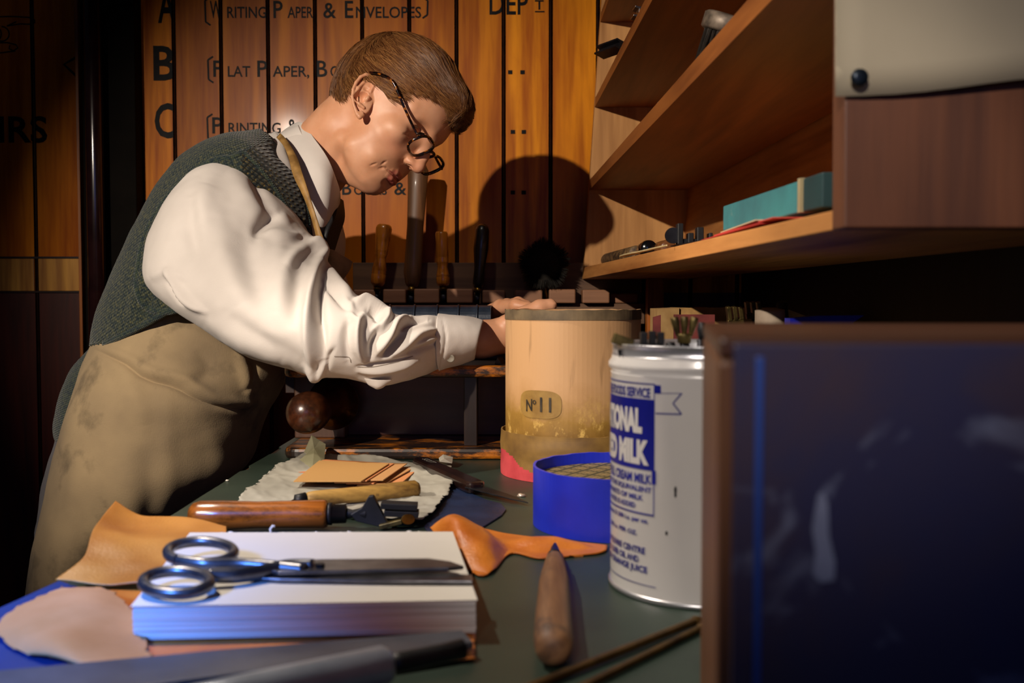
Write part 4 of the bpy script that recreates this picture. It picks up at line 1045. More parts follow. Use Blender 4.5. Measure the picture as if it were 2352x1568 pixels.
# right hand curl
o = wsheet('leather_piece', [[(1000, 1218, .86), (1045, 1200, .86), (1105, 1228, .86), (1165, 1250, .84), (1270, 1250, .82), (1395, 1278, .80)],
    [(990, 1214, .82), (1040, 1184, .80), (1100, 1210, .80), (1162, 1243, .80), (1272, 1234, .80), (1394, 1274, .79)],
    [(1010, 1235, .79), (1052, 1215, .77), (1118, 1240, .765), (1166, 1262, .785), (1270, 1256, .785), (1390, 1278, .783)],
    [(1052, 1278, .75), (1080, 1290, .735), (1130, 1290, .735), (1172, 1274, .78), (1245, 1285, .768), (1370, 1284, .775)],
    [(1082, 1318, .725), (1100, 1336, .712), (1128, 1312, .72), (1174, 1280, .775), (1240, 1296, .76), (1330, 1284, .77)]], M_leather_o, amp=.0022, fs=55)
prop(o, 'crinkled orange leather strip curling up right of the paper block', 'leather')
# dark blue offcut
o = MB().add(*prism_vf([B(a, b, .0006) for a, b in ((1030, 1118), (1075, 1132), (1118, 1150), (1150, 1158), (1162, 1172), (1152, 1185), (1104, 1215), (1080, 1232), (985, 1228), (975, 1212), (1000, 1180))], (0, 0, .0012))).build('leather_offcut', plain('navy leather', '#141f38', '#1d2b4a', 30, rough=.35, bump=.4, bscale=300))
prop(o, 'flat navy blue leather offcut behind the orange leather curl', 'leather')
# paper block ------------------------------------------------------------
ZB = .0042
cs = [B(305, 1469, ZB), B(1092, 1443, ZB), None, None]
top = [(305, 1393), (1093, 1378), (1040, 1222), (436, 1224)]
TH = .0195
T4 = [B(a, b, ZB + TH) for a, b in top]
pbk = empty('paper_block', (T4[0] + T4[2]) / 2 - np.array([0, 0, TH]), 'thick white block of sewn paper sheets under the scissors', 'paper block')
m = NT('paper edges'); co = m.coord((2, 2, 1)); n1 = m.n('ShaderNodeTexNoise', i_Scale=1, i_Detail=2); m.l(m.coord((6, 6, 700)), n1.inputs['Vector'])
m.l(m.ramp(n1.outputs[0], [(.35, hexc('#bdb9b0')), (.6, hexc('#dedad2'))]), m.b.inputs['Base Color']); m.b.inputs['Roughness'].default_value = .7; m.bump(n1.outputs[0], .35, .001)
v = []; f = []; L = 14
for j in range(L):
    z = Z0 + ZB + TH * (j / (L - 1)) * .985; off = .0006 * noise.noise(Vector((j * 1.7, 0, 0)))
    for p in T4: v.append((p[0] + off, p[1] + off, z))
for j in range(L - 1):
    for i in range(4): f.append((4 * j + i, 4 * j + (i + 1) % 4, 4 * j + 4 + (i + 1) % 4, 4 * j + 4 + i))
f.append((3, 2, 1, 0)); f.append(tuple(4 * (L - 1) + i for i in range(4)))
mesh('leaves', v, f, m.m, pbk)
M_paper = plain('cream paper', '#d2cdc2', '#dad5ca', 8, rough=.7)
o = mesh('top_sheet', [(p[0], p[1], Z0 + ZB + TH + .0002) for p in [T4[0] + np.array([-.001, -.001, 0]), T4[1] + np.array([.001, -.001, 0]), T4[2], T4[3]]], [(0, 1, 2, 3)], M_paper, pbk); s = o.modifiers.new('s', 'SOLIDIFY'); s.thickness = .0003; s.offset = 1
mb = MB()
for k in range(46):
    t = random.random(); p = T4[3] * (1 - t) + T4[2] * t; s = random.uniform(.0006, .0018)
    mb.add(*blob_vf((p[0], p[1] + .0008, Z0 + ZB + TH - random.uniform(0, .004)), (s * 1.6, s, s), k, .5, 5, 7), smooth=True)
p = T4[3] * .69 + T4[2] * .31; mb.add(*tube_vf([p + np.array([0, 0, -.002]), p + np.array([-.001, 0, .003]), p + np.array([.001, 0, .0055]), p + np.array([.0025, 0, .005])], .0009, 6), smooth=True)
mb.build('spine_glue', plain('dried white glue', '#c9c6bf', '#d8d4cc', rough=.6), pbk)
# scissors -----------------------------------------------------------------
M_sc = plain('worn scissor steel', '#55555a', '#7a7a7c', 60, rough=.3, metal=.85)
ZT = ZB + TH + .0008
sc_ = empty('scissors', B(697, 1300, ZT), 'large dark steel tailor scissors lying on the white paper block', 'scissors')
def ring_pts(cx, cy, rx, ry, z, n=48): return [B(cx + rx * math.cos(a), cy - ry * math.sin(a), z + .002 * math.sin(a)) for a in np.linspace(0, 2 * math.pi, n + 1)[:-1]]
def bladepoly(pts, z0, th, name, m=M_sc, bev=.0007):
    return MB().add(*prism_vf([B(a, b, z0) for a, b in pts][::-1], (0, 0, th))).build(name, m, sc_, bevel=bev)
mb = MB(); mb.add(*tube_vf(ring_pts(461, 1268, 76, 25, ZT + .010), .0036, 14, True), smooth=True)
mb.add(*tube_vf(catmull([B(405, 1287, ZT + .009), B(470, 1297, ZT + .008), B(545, 1297, ZT + .007), B(620, 1303, ZT + .006), B(700, 1312, ZT + .005)], 24), list(np.linspace(.0034, .0040, 24)), 12, flat=1.3), smooth=True); mb.build('handle_ring', M_sc, sc_)
mb = MB(); mb.add(*tube_vf(ring_pts(405, 1337, 76, 26, ZT + .007), .0036, 14, True), smooth=True)
mb.add(*tube_vf(catmull([B(478, 1322, ZT + .007), B(540, 1322, ZT + .006), B(600, 1314, ZT + .0055), B(660, 1302, ZT + .006), B(720, 1302, ZT + .006)], 24), list(np.linspace(.0034, .0042, 24)), 12, flat=1.3), smooth=True); mb.build('handle_ring', M_sc, sc_)
bladepoly([(600, 1312), (640, 1296), (740, 1292), (985, 1290), (1035, 1297), (1066, 1308), (1030, 1312), (745, 1320), (640, 1322)], ZT + .0042, .0026, 'blade')
bladepoly([(520, 1330), (600, 1318), (740, 1314), (1084, 1328), (1086, 1343), (900, 1342), (640, 1338)], ZT + .0003, .0026, 'blade')
p = B(698, 1302, ZT + .0066); MB().add(*lathe_vf([(0, .0034), (.0016, .0034), (.0026, .0022)], p, p + np.array([0, 0, 1]), 20), smooth=True).build('screw', M_steel, sc_)
p = B(735, 1304, ZT + .0062); MB().add(*lathe_vf([(0, .003), (.003, .003)], p, p + np.array([0, 0, 1]), 6)).build('nut', M_blackiron, sc_)
# big wooden handle with its pallet head -----------------------------------
M_hb = wood('polished amber handle', '#5a2c0c', '#a8601f', 'X', 22, .25, .5, 0, .02, wear=('#2a1408', 34, .48, .66, (.4, 1, 1)))
A = np.array(W(433, 1192, .858)); Q = np.array(W(752, 1190, .865)); zc_ = Z0 + .0128 + .0006; A[2] = zc_; Q[2] = zc_; L = np.linalg.norm(Q - A)
pal = empty('finishing_pallet', (A + Q) / 2, 'large amber wooden handled pallet tool with black metal head behind the paper block', 'tool')
MB().add(*lathe_vf([(0, .003), (.001, .0075), (.004, .0108), (.010, .0127), (.03, .0128), (L * .5, .0116), (L * .8, .0120), (L - .003, .0124), (L, .0112)], A, Q, 40), smooth=True).build('handle', M_hb, pal)
u = (Q - A) / L
MB().add(*lathe_vf([(0, .0096), (.004, .0098), (.0042, .0085), (.016, .0082), (.017, .006)], Q, Q + u, 28), smooth=True).build('ferrule', M_blackiron, pal)
mb = MB(); mb.add(*tube_vf([Q + u * .015, Q + u * .022, Q + u * .034], [.0055, .0035, .006], 12), smooth=True)
h0 = np.array(W(806, 1190, .865)); h0[2] = zc_
sh = [(0, 0), (.010, .006), (.016, .016), (.020, .0165), (.034, -.011), (.027, -.0115), (.005, -.006)]
mb.add(*prism_vf([h0 + np.array([a, -.003, b]) for a, b in sh], (0, .007, 0))); mb.build('head', M_blackiron, pal, bevel=.0006)
for k, (dx, dz, ln) in enumerate(((.026, .0075, .032), (.029, .001, .030))):
    v, f = box_vf(0, ln, -.008, .008, -.0026, .0026); MB().add(xf(v, h0 + np.array([dx, .004, dz]), (0, .06, .05)), f).build('clamp_bar', M_blackiron, pal, bevel=.0006)
v, f = box_vf(0, .020, -.005, .003, -.002, .002); MB().add(xf(v, h0 + np.array([.026, -.004, -.010]), (0, -.25, 0)), f).build('clamp_bar', M_bronze, pal, bevel=.0005)
c = h0 + np.array([.050, -.004, -.004]); MB().add(*lathe_vf([(0, .0062), (.0022, .0062)], c, c + np.array([.5, -1, .3]), 22, .75)).build('thumb_screw', M_brass, pal, bevel=.0004)
# crumpled grey paper ---------------------------------------------------------
M_crum = plain('grey crumpled paper', '#8e8b80', '#a9a699', 10, rough=.55)
o = sheet('crumpled_paper', [[(700, 1048, .012), (760, 1052, .008), (850, 1052, .004), (940, 1062, .004), (1036, 1075, .003)],
                             [(640, 1075, .010), (720, 1080, .004), (850, 1080, .002), (940, 1085, .003), (1045, 1100, .003)],
                             [(585, 1115, .012), (700, 1115, .004), (850, 1115, .002), (940, 1120, .003), (1028, 1135, .003)],
                             [(548, 1155, .006), (680, 1150, .004), (850, 1155, .002), (930, 1162, .003), (1000, 1178, .003)],
                             [(555, 1162, .003), (660, 1172, .003), (800, 1185, .003), (900, 1200, .003), (968, 1202, .003)]], M_crum, 90, 110, crumple=.0035, seed=4, thick=.0004, edge=.004)
prop(o, 'crumpled grey wrapping paper lying under the tan leather cards', 'paper')
# standing torn flap and small white fold of the same wrapping
def facet(name, pts, faces, m, label, cat, thick=.0004):
    V = [np.array(W(*p)) for p in pts]; o = mesh(name, V, faces, m); s = o.modifiers.new('s', 'SOLIDIFY'); s.thickness = thick; prop(o, label, cat); return o
M_foil = plain('olive grey stiff paper', '#6d6a50', '#88846a', 20, rough=.5)
facet('paper_scrap', [(693, 1052, 1.20), (716, 999, 1.215), (734, 1012, 1.205), (748, 1020, 1.19), (744, 1068, 1.15), (718, 1075, 1.14), (660, 1078, 1.16), (722, 1030, 1.17)],
      [(0, 1, 7), (1, 2, 7), (2, 3, 7), (3, 4, 7), (4, 5, 7), (5, 6, 7), (6, 0, 7)], M_foil, 'stiff olive grey paper flap standing up at the stand edge', 'paper scrap')
facet('paper_scrap', [(1008, 1052, 1.20), (1018, 1044, 1.21), (1040, 1050, 1.19), (1038, 1064, 1.175), (1010, 1060, 1.17), (1020, 1053, 1.17)],
      [(0, 1, 5), (1, 2, 5), (2, 3, 5), (3, 4, 5), (4, 0, 5)], plain('white scrap', '#c9c5b6', rough=.6), 'small white folded paper scrap behind the knife handle', 'paper scrap')
# fanned leather cards
cards = [([(700, 1118), (760, 1076), (880, 1086), (815, 1122)], .0045, '#c06a34', 'orange'), ([(668, 1098), (722, 1060), (860, 1070), (800, 1112)], .0060, '#c9764a', 'orange'),
         ([(790, 1118), (880, 1080), (938, 1074), (852, 1120)], .0052, '#bb7f50', 'p'), ([(820, 1116), (905, 1076), (958, 1072), (885, 1112)], .0070, '#bc8a58', 'p'),
         ([(860, 1112), (910, 1078), (968, 1072), (925, 1108)], .0050, '#c98654', 'p'), ([(795, 1112), (862, 1078), (910, 1080), (858, 1112)], .0085, '#c98050', 'p'),
         ([(768, 1110), (840, 1072), (912, 1072), (848, 1110)], .0100, '#b5824f', 'p'), ([(745, 1106), (800, 1062), (935, 1066), (880, 1104)], .0115, '#ba8a58', 'p'),
         ([(690, 1104), (742, 1056), (905, 1066), (842, 1106)], .0128, '#c07c4c', 'p'), ([(674, 1107), (733, 1059), (894, 1066), (829, 1107)], .0145, '#b0864e', 'top')]
labs = ['bright orange leather card peeping out at the lower left of the fan', 'orange card poking out left beneath the top tan card', 'peach card near the bottom of the fan, front edge toward the awl handle', 'tan peach card fanned to the right, middle of the fan',
        'rightmost peach card of the fan, ending near the awl handle', 'narrow rust coloured card low in the fan right of the top card', 'narrow tan card just right of the top card', 'long peach card reaching right from below the top card',
        'brown card directly beneath the top card', 'topmost flat tan card of the fanned stack on crumpled paper']
for i, (pg, z, col, kk) in enumerate(cards):
    o = MB().add(*prism_vf([B(a, b, z) for a, b in pg][::-1], (0, 0, .0011))).build('leather_card', plain('card %d' % i, col, rough=.6, bump=.2, bscale=200), bevel=.0002)
    prop(o, labs[i], 'leather card', 'fanned leather cards on the crumpled paper')
# brass bit
# awl with worn wooden handle ------------------------------------------------
def lay(px, py, r, lift=.0): # axis point of a rod of radius r lying on the bench with lift
    return np.array(B(px, py, r + lift))
A = lay(702, 1146, .0086, .004); Q = lay(962, 1122, .0100, .004); L = np.linalg.norm(Q - A)
aw = empty('awl', (A + Q) / 2, 'awl with worn yellow brown wooden handle below the fanned cards', 'awl')
MB().add(*lathe_vf([(0, .0050), (.003, .0064), (.01, .0070), (L * .45, .0075), (L * .8, .0083), (L - .004, .0088), (L, .006)], A, Q, 28, jitter=.06), smooth=True).build('handle', wood('worn yellow handle', '#54380f', '#a8823c', 'X', 26, .55, 0, 0, .15, wear=('#3b2610', 50, .6, .7)), aw)
u = (A - Q) / L
MB().add(*lathe_vf([(0, .0066), (.010, .0052), (.011, .002)], A, A + u, 20), smooth=True).build('ferrule', M_blackiron, aw)
MB().add(*tube_vf([A + u * .008, A + u * .02 + np.array([0, 0, -.004]), A + u * .045 + np.array([0, 0, -.0075])], [.0022, .0016, .0006], 8), smooth=True).build('blade', M_dsteel, aw)
# paring knife ------------------------------------------------------------------
kn = empty('paring_knife', B(1060, 1095, .008), 'black handled pointed knife with maker stamp lying left of the drum', 'knife')
M_kh = wood('black knife handle', '#0d0808', '#22120e', 'X', 30, .3, .3, 0, .05)
a = B(962, 1060, .008); b = B(1096, 1120, .008); t = b - a; Lk = np.linalg.norm(t); t /= Lk; nr = np.array([-t[1], t[0], 0])
ol = [(0, .0), (.002, .008), (.010, .0115), (.05, .0105), (Lk - .006, .0105), (Lk, .0075)]
poly = [a + t * u + nr * h for u, h in ol] + [a + t * u - nr * h * .95 for u, h in ol[::-1][:-1]]
MB().add(*prism_vf([p + np.array([0, 0, -.006]) for p in poly][::-1], (0, 0, .012))).build('handle', M_kh, kn, bevel=.003)
e = B(1214, 1156, .003); b0 = b - np.array([0, 0, .001])
tt = (e - b0); LL = np.linalg.norm(tt); tt /= LL; n2 = np.array([-tt[1], tt[0], 0])
pp2 = [b0 - tt * .01 + n2 * .0085, b0 + tt * LL * .3 + n2 * .0095, b0 + tt * LL * .7 + n2 * .0065, e, b0 + tt * LL * .7 - n2 * .0045, b0 - tt * .01 - n2 * .0085]
MB().add(*prism_vf(pp2[::-1], (0, 0, .0012))).build('blade', M_dsteel, kn, bevel=.0004)
v, f = bend_text('SCOTT', .010, 1.0, .0002)
v[:, 0] -= v[:, 0].mean(); cc = a + t * .030 + np.array([0, 0, .0064])
side = -nr
mesh('stamp_lettering', [cc + t * p[0] - side * (p[1] - .003) for p in v], f, plain('pale stamp', '#8c8a84', rough=.6), kn)
# crumb by the knife tip
p = B(1198, 1137, .0015); o = MB().add(*blob_vf(p, (.0045, .003, .0018), 9, .6, 8, 10), smooth=True).build('foil_crumb', plain('foil crumb', '#b09a8a', '#d8c8b8', 300, rough=.3, metal=.5)); prop(o, 'tiny shiny crumb by the knife tip', 'crumb')
p = B(522, 1103, .001); o = MB().add(*blob_vf(p, (.0018, .0018, .001), 2, .4, 8, 10), smooth=True).build('paper_crumb', M_paper); prop(o, 'tiny white crumb near the left bench edge', 'crumb')
# awl lying toward the camera -----------------------------------------------------
A = lay(1270, 1497, .0112); Q = lay(1274, 1282, .0095, .0005); L = np.linalg.norm(Q - A)
aw2 = empty('bodkin', (A + Q) / 2, 'dusty brown wooden handled bodkin pointing away from the camera near the milk tin', 'awl')
MB().add(*lathe_vf([(0, .003), (.0012, .007), (.006, .0100), (.02, .0112), (.06, .0108), (L * .7, .0100), (L * .86, .0083), (L * .97, .0070), (L, .0050)], A, Q, 32, jitter=.05), smooth=True).build('handle', wood('dusty brown handle', '#54341f', '#8f6845', 'Y', 24, .6, 0, 0, .2, wear=('#2c2625', 40, .55, .7)), aw2)
u = (Q - A) / L
MB().add(*lathe_vf([(0, .0052), (.004, .0060), (.012, .0045), (.03, .0030), (.045, .0012)], Q, Q + u + np.array([0, 0, .0]), 16), smooth=True).build('spike', M_dsteel, aw2)
# brass rods -----------------------------------------------------------------------
M_rod = plain('dark brass rod', '#3a2814', '#6e5226', 40, rough=.4, metal=.7)
for i, (p0, p1, r, lab) in enumerate((((1180, 1592), (1600, 1424), .0028, 'dark brass strip in the foreground, upper of the two beside the big box'), ((1290, 1600), (1612, 1440), .0024, 'dark brass strip in the foreground, lower of the two'))):
    a = lay(*p0, r); b = lay(*p1, r)
    mb = MB().add(*tube_vf([a, b], r, 8, flat=.8)); mb.add(*blob_vf(b, (r * 1.5, r * 1.5, r * .98), i, .1, 8, 12), smooth=True)
    o = mb.build('brass_strip', M_rod); prop(o, lab, 'metal strip', 'brass strips in the foreground')
# long steel tool in the very foreground --------------------------------------------
M_bar = plain('blued grey steel', '#4a4c54', '#62646c', 18, rough=.38, metal=.35)
o = MB().add(*prism_vf([B(a, b, .006) for a, b in ((-150, 1570), (500, 1508), (1062, 1462), (1088, 1490), (900, 1520), (560, 1560), (-100, 1650))][::-1], (0, 0, .0042))).build('steel_bar', M_bar, bevel=.0012)
prop(o, 'long flat grey steel bar lying across the near left foreground', 'steel bar')
A = lay(560, 1598, .0098, .0105); Q = lay(893, 1526, .0098, .0105); L = np.linalg.norm(Q - A); u = (Q - A) / L
sp_ = empty('steel_burnisher', (A + Q) / 2, 'shiny steel cylinder tool with dark neck on the flat foreground bar', 'tool')
MB().add(*lathe_vf([(-.05, .0096), (0, .0098), (L - .003, .0098), (L, .0080)], A, Q, 32), smooth=True).build('barrel', plain('shiny blued steel', '#a4acba', '#8a93a2', 30, rough=.3, metal=.4), sp_)
MB().add(*lathe_vf([(0, .0048), (.006, .0052), (.03, .0048), (.042, .0052)], Q, Q + u, 20), smooth=True).build('neck', M_blackiron, sp_)
# ================================================================= THE PERSON
from mathutils.bvhtree import BVHTree
person = empty('person', (-.50, 1.48, 0), 'person bent over the bench in white shirt, green knitted vest and khaki apron', 'person')
# ---- head frame
hS = np.array([-.16, -.945, .29]); hS /= np.linalg.norm(hS)
hF = np.array([.788, 0, -.616]); hF = hF - (hF @ hS) * hS; hF /= np.linalg.norm(hF)
hU = np.cross(hS, hF)
hO = W(837, 234, 1.382) - .072 * hS
def hw(V):
    V = np.asarray(V, float); return hO + .01 * (V[..., 0:1] * hF + V[..., 1:2] * hS + V[..., 2:3] * hU)
def hl(P):
    q = (np.asarray(P, float) - hO) * 100; return np.array([q @ hF, q @ hS, q @ hU])
def loc(px, py, b):
    r = W(px, py, 1.0) - np.array([0, 0, CZ]); c = np.array([0, 0, CZ]); t = ((hO - c) @ hS + b / 100) / (r @ hS); return hl(c + r * t)
def skinmat():
    m = NT('wax skin'); co = m.coord()
    n1 = m.n('ShaderNodeTexNoise', i_Scale=26, i_Detail=5); m.l(co, n1.inputs['Vector'])
    col = m.ramp(n1.outputs[0], [(.3, hexc('#ca8e68')), (.7, hexc('#dca684'))])
    at = m.n('ShaderNodeAttribute', attribute_name='lip'); col = m.mix(at.outputs['Fac'], col, hexc('#b05a4e'))
    at = m.n('ShaderNodeAttribute', attribute_name='flush'); col = m.mix(at.outputs['Fac'], col, hexc('#cf8266'))
    m.l(col, m.b.inputs['Base Color']); m.b.inputs['Roughness'].default_value = .48
    m.b.inputs['Subsurface Weight'].default_value = .12; m.b.inputs['Subsurface Radius'].default_value = (.6, .25, .12); m.b.inputs['Subsurface Scale'].default_value = .008
    n2 = m.n('ShaderNodeTexNoise', i_Scale=700, i_Detail=3); m.l(co, n2.inputs['Vector']); n3 = m.n('ShaderNodeTexNoise', i_Scale=110, i_Detail=4); m.l(co, n3.inputs['Vector'])
    a = m.n('ShaderNodeMath', operation='MULTIPLY_ADD'); a.inputs[1].default_value = .4; m.l(n2.outputs[0], a.inputs[0]); m.l(n3.outputs[0], a.inputs[2]); m.bump(a.outputs[0], .22, .0006)
    return m.m
M_skin = skinmat()
H = Field((-12.5, -9.6, -15.5), (11, 9.6, 14.5), .105)
H.ell((-.8, 0, 4.6), (9.1, 7.3, 9.0), 1)                      # cranium
H.ell((2.6, 0, 4.6), (6.1, 6.3, 6.2), 1.2)                    # forehead
H.ell((2.4, 0, -1.8), (5.0, 5.9, 7.0), 1.5)                   # face mass
for s in (1, -1):
    H.cap((1.2, 4.3 * s, -5.4), (4.6, 1.8 * s, -7.4), 1.0, 1.0, 2.0)       # jaw
    H.ell((4.6, 4.3 * s, -.2), (1.9, 1.7, 1.6), 1.2)          # cheekbone
    H.cap((7.1, 1.2 * s, 3.7), (5.2, 5.0 * s, 3.6), .95, .8, .9)           # brow
    H.cap((5.2, 2.4 * s, -3.0), (4.4, 3.6 * s, -4.8), 1.2, 1.1, 1.2)
H.ell((4.9, 0, -5.0), (2.3, 2.9, 3.0), 1.0)                   # muzzle
H.ell((4.9, 0, -7.55), (1.55, 1.9, 1.25), .8)                   # chin
H.cap((4.0, 0, -8.0), (.5, 0, -8.1), .9, 1.9, 1.5)            # under the jaw
for s in (1, -1):
    H.ell((7.9, 3.3 * s, 1.7), (1.7, 1.8, 1.35), 1.0, 'sub')   # sockets
    H.ell((5.25, 3.2 * s, 1.9), (1.40, 1.55, 1.36), .5)       # lids over the ball
H.chain([(7.6, 0, 3.0), (7.8, 0, 1.6), (8.4, 0, 0), (8.75, 0, -1.2)], [.80, .66, .74, .85], .8)   # nose
H.ell((8.75, 0, -1.75), (1.05, .98, .92), .5)
for s in (1, -1): H.ell((7.7, 1.0 * s, -1.95), (.95, .62, .62), .6)
def fp(x, y, s=1, lift=0.0):
    """surface point of the near side seen at close-up pixel (x,y); mirrored for the far side"""
    px, py = 850 + x / 7.125, 240 + y / 7.125
    o = hl(np.array([0, 0, CZ])); d = hl(W(px, py, 1.45)) - o; d /= np.linalg.norm(d)
    t0 = (hO[1] - .12) * 100; T = np.arange(t0 - 12, t0 + 30, .06); P = o + d * T[:, None]
    v = H.sample(H.f, P); k = np.argmax(v < 0)
    p = P[k] - d * lift if (v < 0).any() else P[np.argmin(v)]
    return (p[0], p[1] * s, p[2])
UP = [(392, 1168), (365, 1120), (325, 1090), (268, 1062)]; LO = [(372, 1262), (322, 1228), (282, 1170), (252, 1110)]
def near_pts(L, lift=0): return [fp(x, y, 1, lift) for x, y in L]
_up, _lo = near_pts(UP, -.12), near_pts(LO, -.12)
_mouth = near_pts([(400, 1232), (352, 1168), (302, 1108), (240, 1046), (215, 1040)], .05)
_feat = dict(fold=near_pts([(250, 1040), (200, 1042), (150, 1052)], .10), cr1=near_pts([(265, 935), (225, 955), (190, 985)], .06), cr2=near_pts([(100, 965), (50, 985), (5, 1000)], .05),
    naso=near_pts([(585, 880), (552, 905), (545, 945), (575, 985)], .05), phil=near_pts([(610, 1100), (540, 1120), (495, 1160)], .02),
    nost=near_pts([(612, 985), (648, 1005), (680, 1035)], .02), chin=near_pts([(95, 1150), (130, 1240), (250, 1310)], .12), bag=near_pts([(560, 480), (640, 500), (720, 520)], .10),
    lid=near_pts([(690, 318), (750, 322), (820, 352), (862, 405), (850, 440)], -.04), lidlow=near_pts([(700, 370), (745, 440), (800, 470), (845, 452)], -.05), slit=near_pts([(730, 345), (775, 375), (820, 405)], -.04),
    sock=near_pts([(780, 215), (880, 250), (960, 330), (985, 440)], .06), crow=near_pts([(570, 240), (610, 275), (650, 300)], .05))
LU = [(7.12, 0, -4.38), (7.04, .8, -4.36), (6.66, 1.6, -4.58), (6.15, 2.3, -4.90)]; LUR = [.46, .47, .38, .14]
LL = [(6.98, 0, -5.46), (6.90, .8, -5.46), (6.50, 1.55, -5.40), (6.10, 2.2, -5.12)]; LLR = [.54, .53, .42, .16]
def M_(L, s): return [(p[0], p[1] * s, p[2]) for p in L]
for s in (1, -1):
    H.chain([(q[0], q[1] * s, q[2]) for q in LU], LUR, .2)
    H.chain([(q[0], q[1] * s, q[2]) for q in LL], LLR, .2)
    H.chain(M_(_feat['fold'], s), [.14, .15, .08], .22, 'sub')
    H.chain(M_(_feat['cr1'], s), [.08, .12, .08], .2, 'sub'); H.chain(M_(_feat['cr2'], s), [.08, .10, .06], .2, 'sub')
    H.chain(M_(_feat['naso'], s), [.08, .12, .12, .08], .16, 'sub')
    H.chain(M_(_feat['nost'], s), [.16, .24, .14], .10, 'sub')
    H.chain(M_(_feat['bag'], s), [.06, .10, .06], .3, 'sub')
    pass
    H.chain(M_(_feat['lid'], s), [.08, .13, .15, .14, .08], .10); H.chain(M_(_feat['lidlow'], s), [.06, .09, .10, .08], .10)
    H.chain(M_(_feat['slit'], s), [.10, .20, .16], .06, 'sub')
def surf_a(b_, c_):
    T = np.arange(12, 2, -.02); v = H.sample(H.f, np.stack([T, T * 0 + b_, T * 0 + c_], 1)); return T[np.argmax(v < 0)]
ML = [(0, -4.92), (.4, -4.92), (.8, -4.90), (1.2, -4.93), (1.6, -4.97), (2.0, -5.0), (2.35, -5.02), (2.65, -5.0)]
ML = [(surf_a(b_, c_) + .03, b_, c_) for b_, c_ in catmull(ML, 30)]
for s in (1, -1): H.chain(M_(ML, s), list(np.interp(np.linspace(0, 1, 30), [0, .8, 1], [.17, .16, .09])), .06, 'sub')
H.cap((7.15, -1.0, -6.45), (7.15, 1.0, -6.45), .5, .5, .45, 'sub')
# ears
def ep(x, y, db=0.0):
    b = 7.0 + (800 - x) / 540 * 1.35 + db; return loc(780 + x / 9.8, 140 + y / 9.8, b)
def mir(p, s): return (p[0], p[1] * s, p[2])
helix = [ep(*p) for p in ((700, 690, -.15), (765, 560, 0), (772, 440, .1), (712, 352, .15), (600, 306, .15), (475, 362, .15), (372, 490, .12), (306, 640, .1), (288, 800, .05), (312, 960, 0), (362, 1100, -.1), (402, 1200, -.1), (455, 1262, -.15), (520, 1230, -.2))]
anti = [ep(*p) for p in ((650, 410, -.15), (530, 500, -.1), (420, 610, 0), (360, 750, 0), (372, 880, 0), (450, 975, -.1), (545, 1050, -.15))]
ec = ep(520, 780, -.35)
eu = np.array(ep(600, 300)) - np.array(ep(470, 1280)); eu[1] = 0; eu /= np.linalg.norm(eu)
ev = np.array(ep(700, 780)) - np.array(ep(350, 780)); ev /= np.linalg.norm(ev); ev = ev - (ev @ eu) * eu; ev /= np.linalg.norm(ev); en = np.cross(ev, eu)
for s in (1, -1):
    Rm = np.stack([ev, eu, en], 1).copy(); Rm[1] *= s
    H.ell(mir(np.array(ec) - [0, .12, 0], s), (1.5, 2.85, .3), .22, R=Rm)
    H.cap(mir(ep(600, 900, -1.0), s), mir(ep(640, 600, -1.0), s), .8, .9, .4); H.cap(mir(ep(560, 1090, -.95), s), mir(ep(590, 800, -.9), s), .62, .85, .35)
    H.chain([mir(p, s) for p in helix], [.22, .25, .27, .27, .25, .25, .24, .22, .2, .2, .24, .28, .30, .24], .12)
    H.chain([mir(p, s) for p in anti], [.14, .2, .25, .26, .26, .25, .2], .14)
    H.ell(mir(ep(480, 760, .35), s), (.80, 1.5, 1.05), .15, 'sub')
    H.ell(mir(ep(590, 600, .35), s), (.55, .75, .40), .2, 'sub')
    H.ell(mir(ep(620, 850, .0), s), (.3, .32, .5), .18)
    H.ell(mir(ep(470, 1200, -.15), s), (.42, .3, .55), .3)
# neck (runs to the collar)
nk = hl(W(705, 395, 1.50)); nk2 = hl(W(655, 430, 1.52))
H.cap((-3.6, 0, -3.5), tuple(nk), 5.2, 5.3, 1.6); H.cap(tuple(nk), tuple(nk2), 5.3, 5.6, 1.0)
H.cap((-1.0, 3.8, -5.5), tuple(np.array(nk) + [3.6, 2.6, -1]), .8, .8, 1.2)          # neck tendon
H.chain([(1.2, 5.3, -7.0), (.4, 4.6, -8.2), (.6, 3.0, -9.2)], .22, .7, 'sub')         # jaw to neck crease
HV, HF_ = H.nets()
lipw = np.zeros(len(HV)); 
for key, rad in ((LU, LUR), (LL, LLR)):
    for s in (1, -1):
        P = np.array(M_(key, s))
        for i in range(len(P) - 1):
            a, b = P[i], P[i + 1]; t = np.clip(((HV - a) @ (b - a)) / ((b - a) @ (b - a)), 0, 1); d = np.linalg.norm(HV - a - t[:, None] * (b - a), axis=1)
            r = rad[i] + (rad[i + 1] - rad[i]) * t; lipw = np.maximum(lipw, np.clip((r + .11 - d) / .10, 0, 1))
flush = np.zeros(len(HV))
for c, r in (((8.9, 0, -1.9), 2.2), ((5.6, 3.6, -1.6), 2.6), ((5.6, -3.6, -1.6), 2.6), ((.2, 8.2, 2.4), 2.0), ((5, 0, -8), 2.0)):
    flush = np.maximum(flush, .55 * np.clip(1 - np.linalg.norm(HV - np.array(c), axis=1) / r, 0, 1))
headV = hw(HV); parts = [(headV, HF_, lipw, flush)]
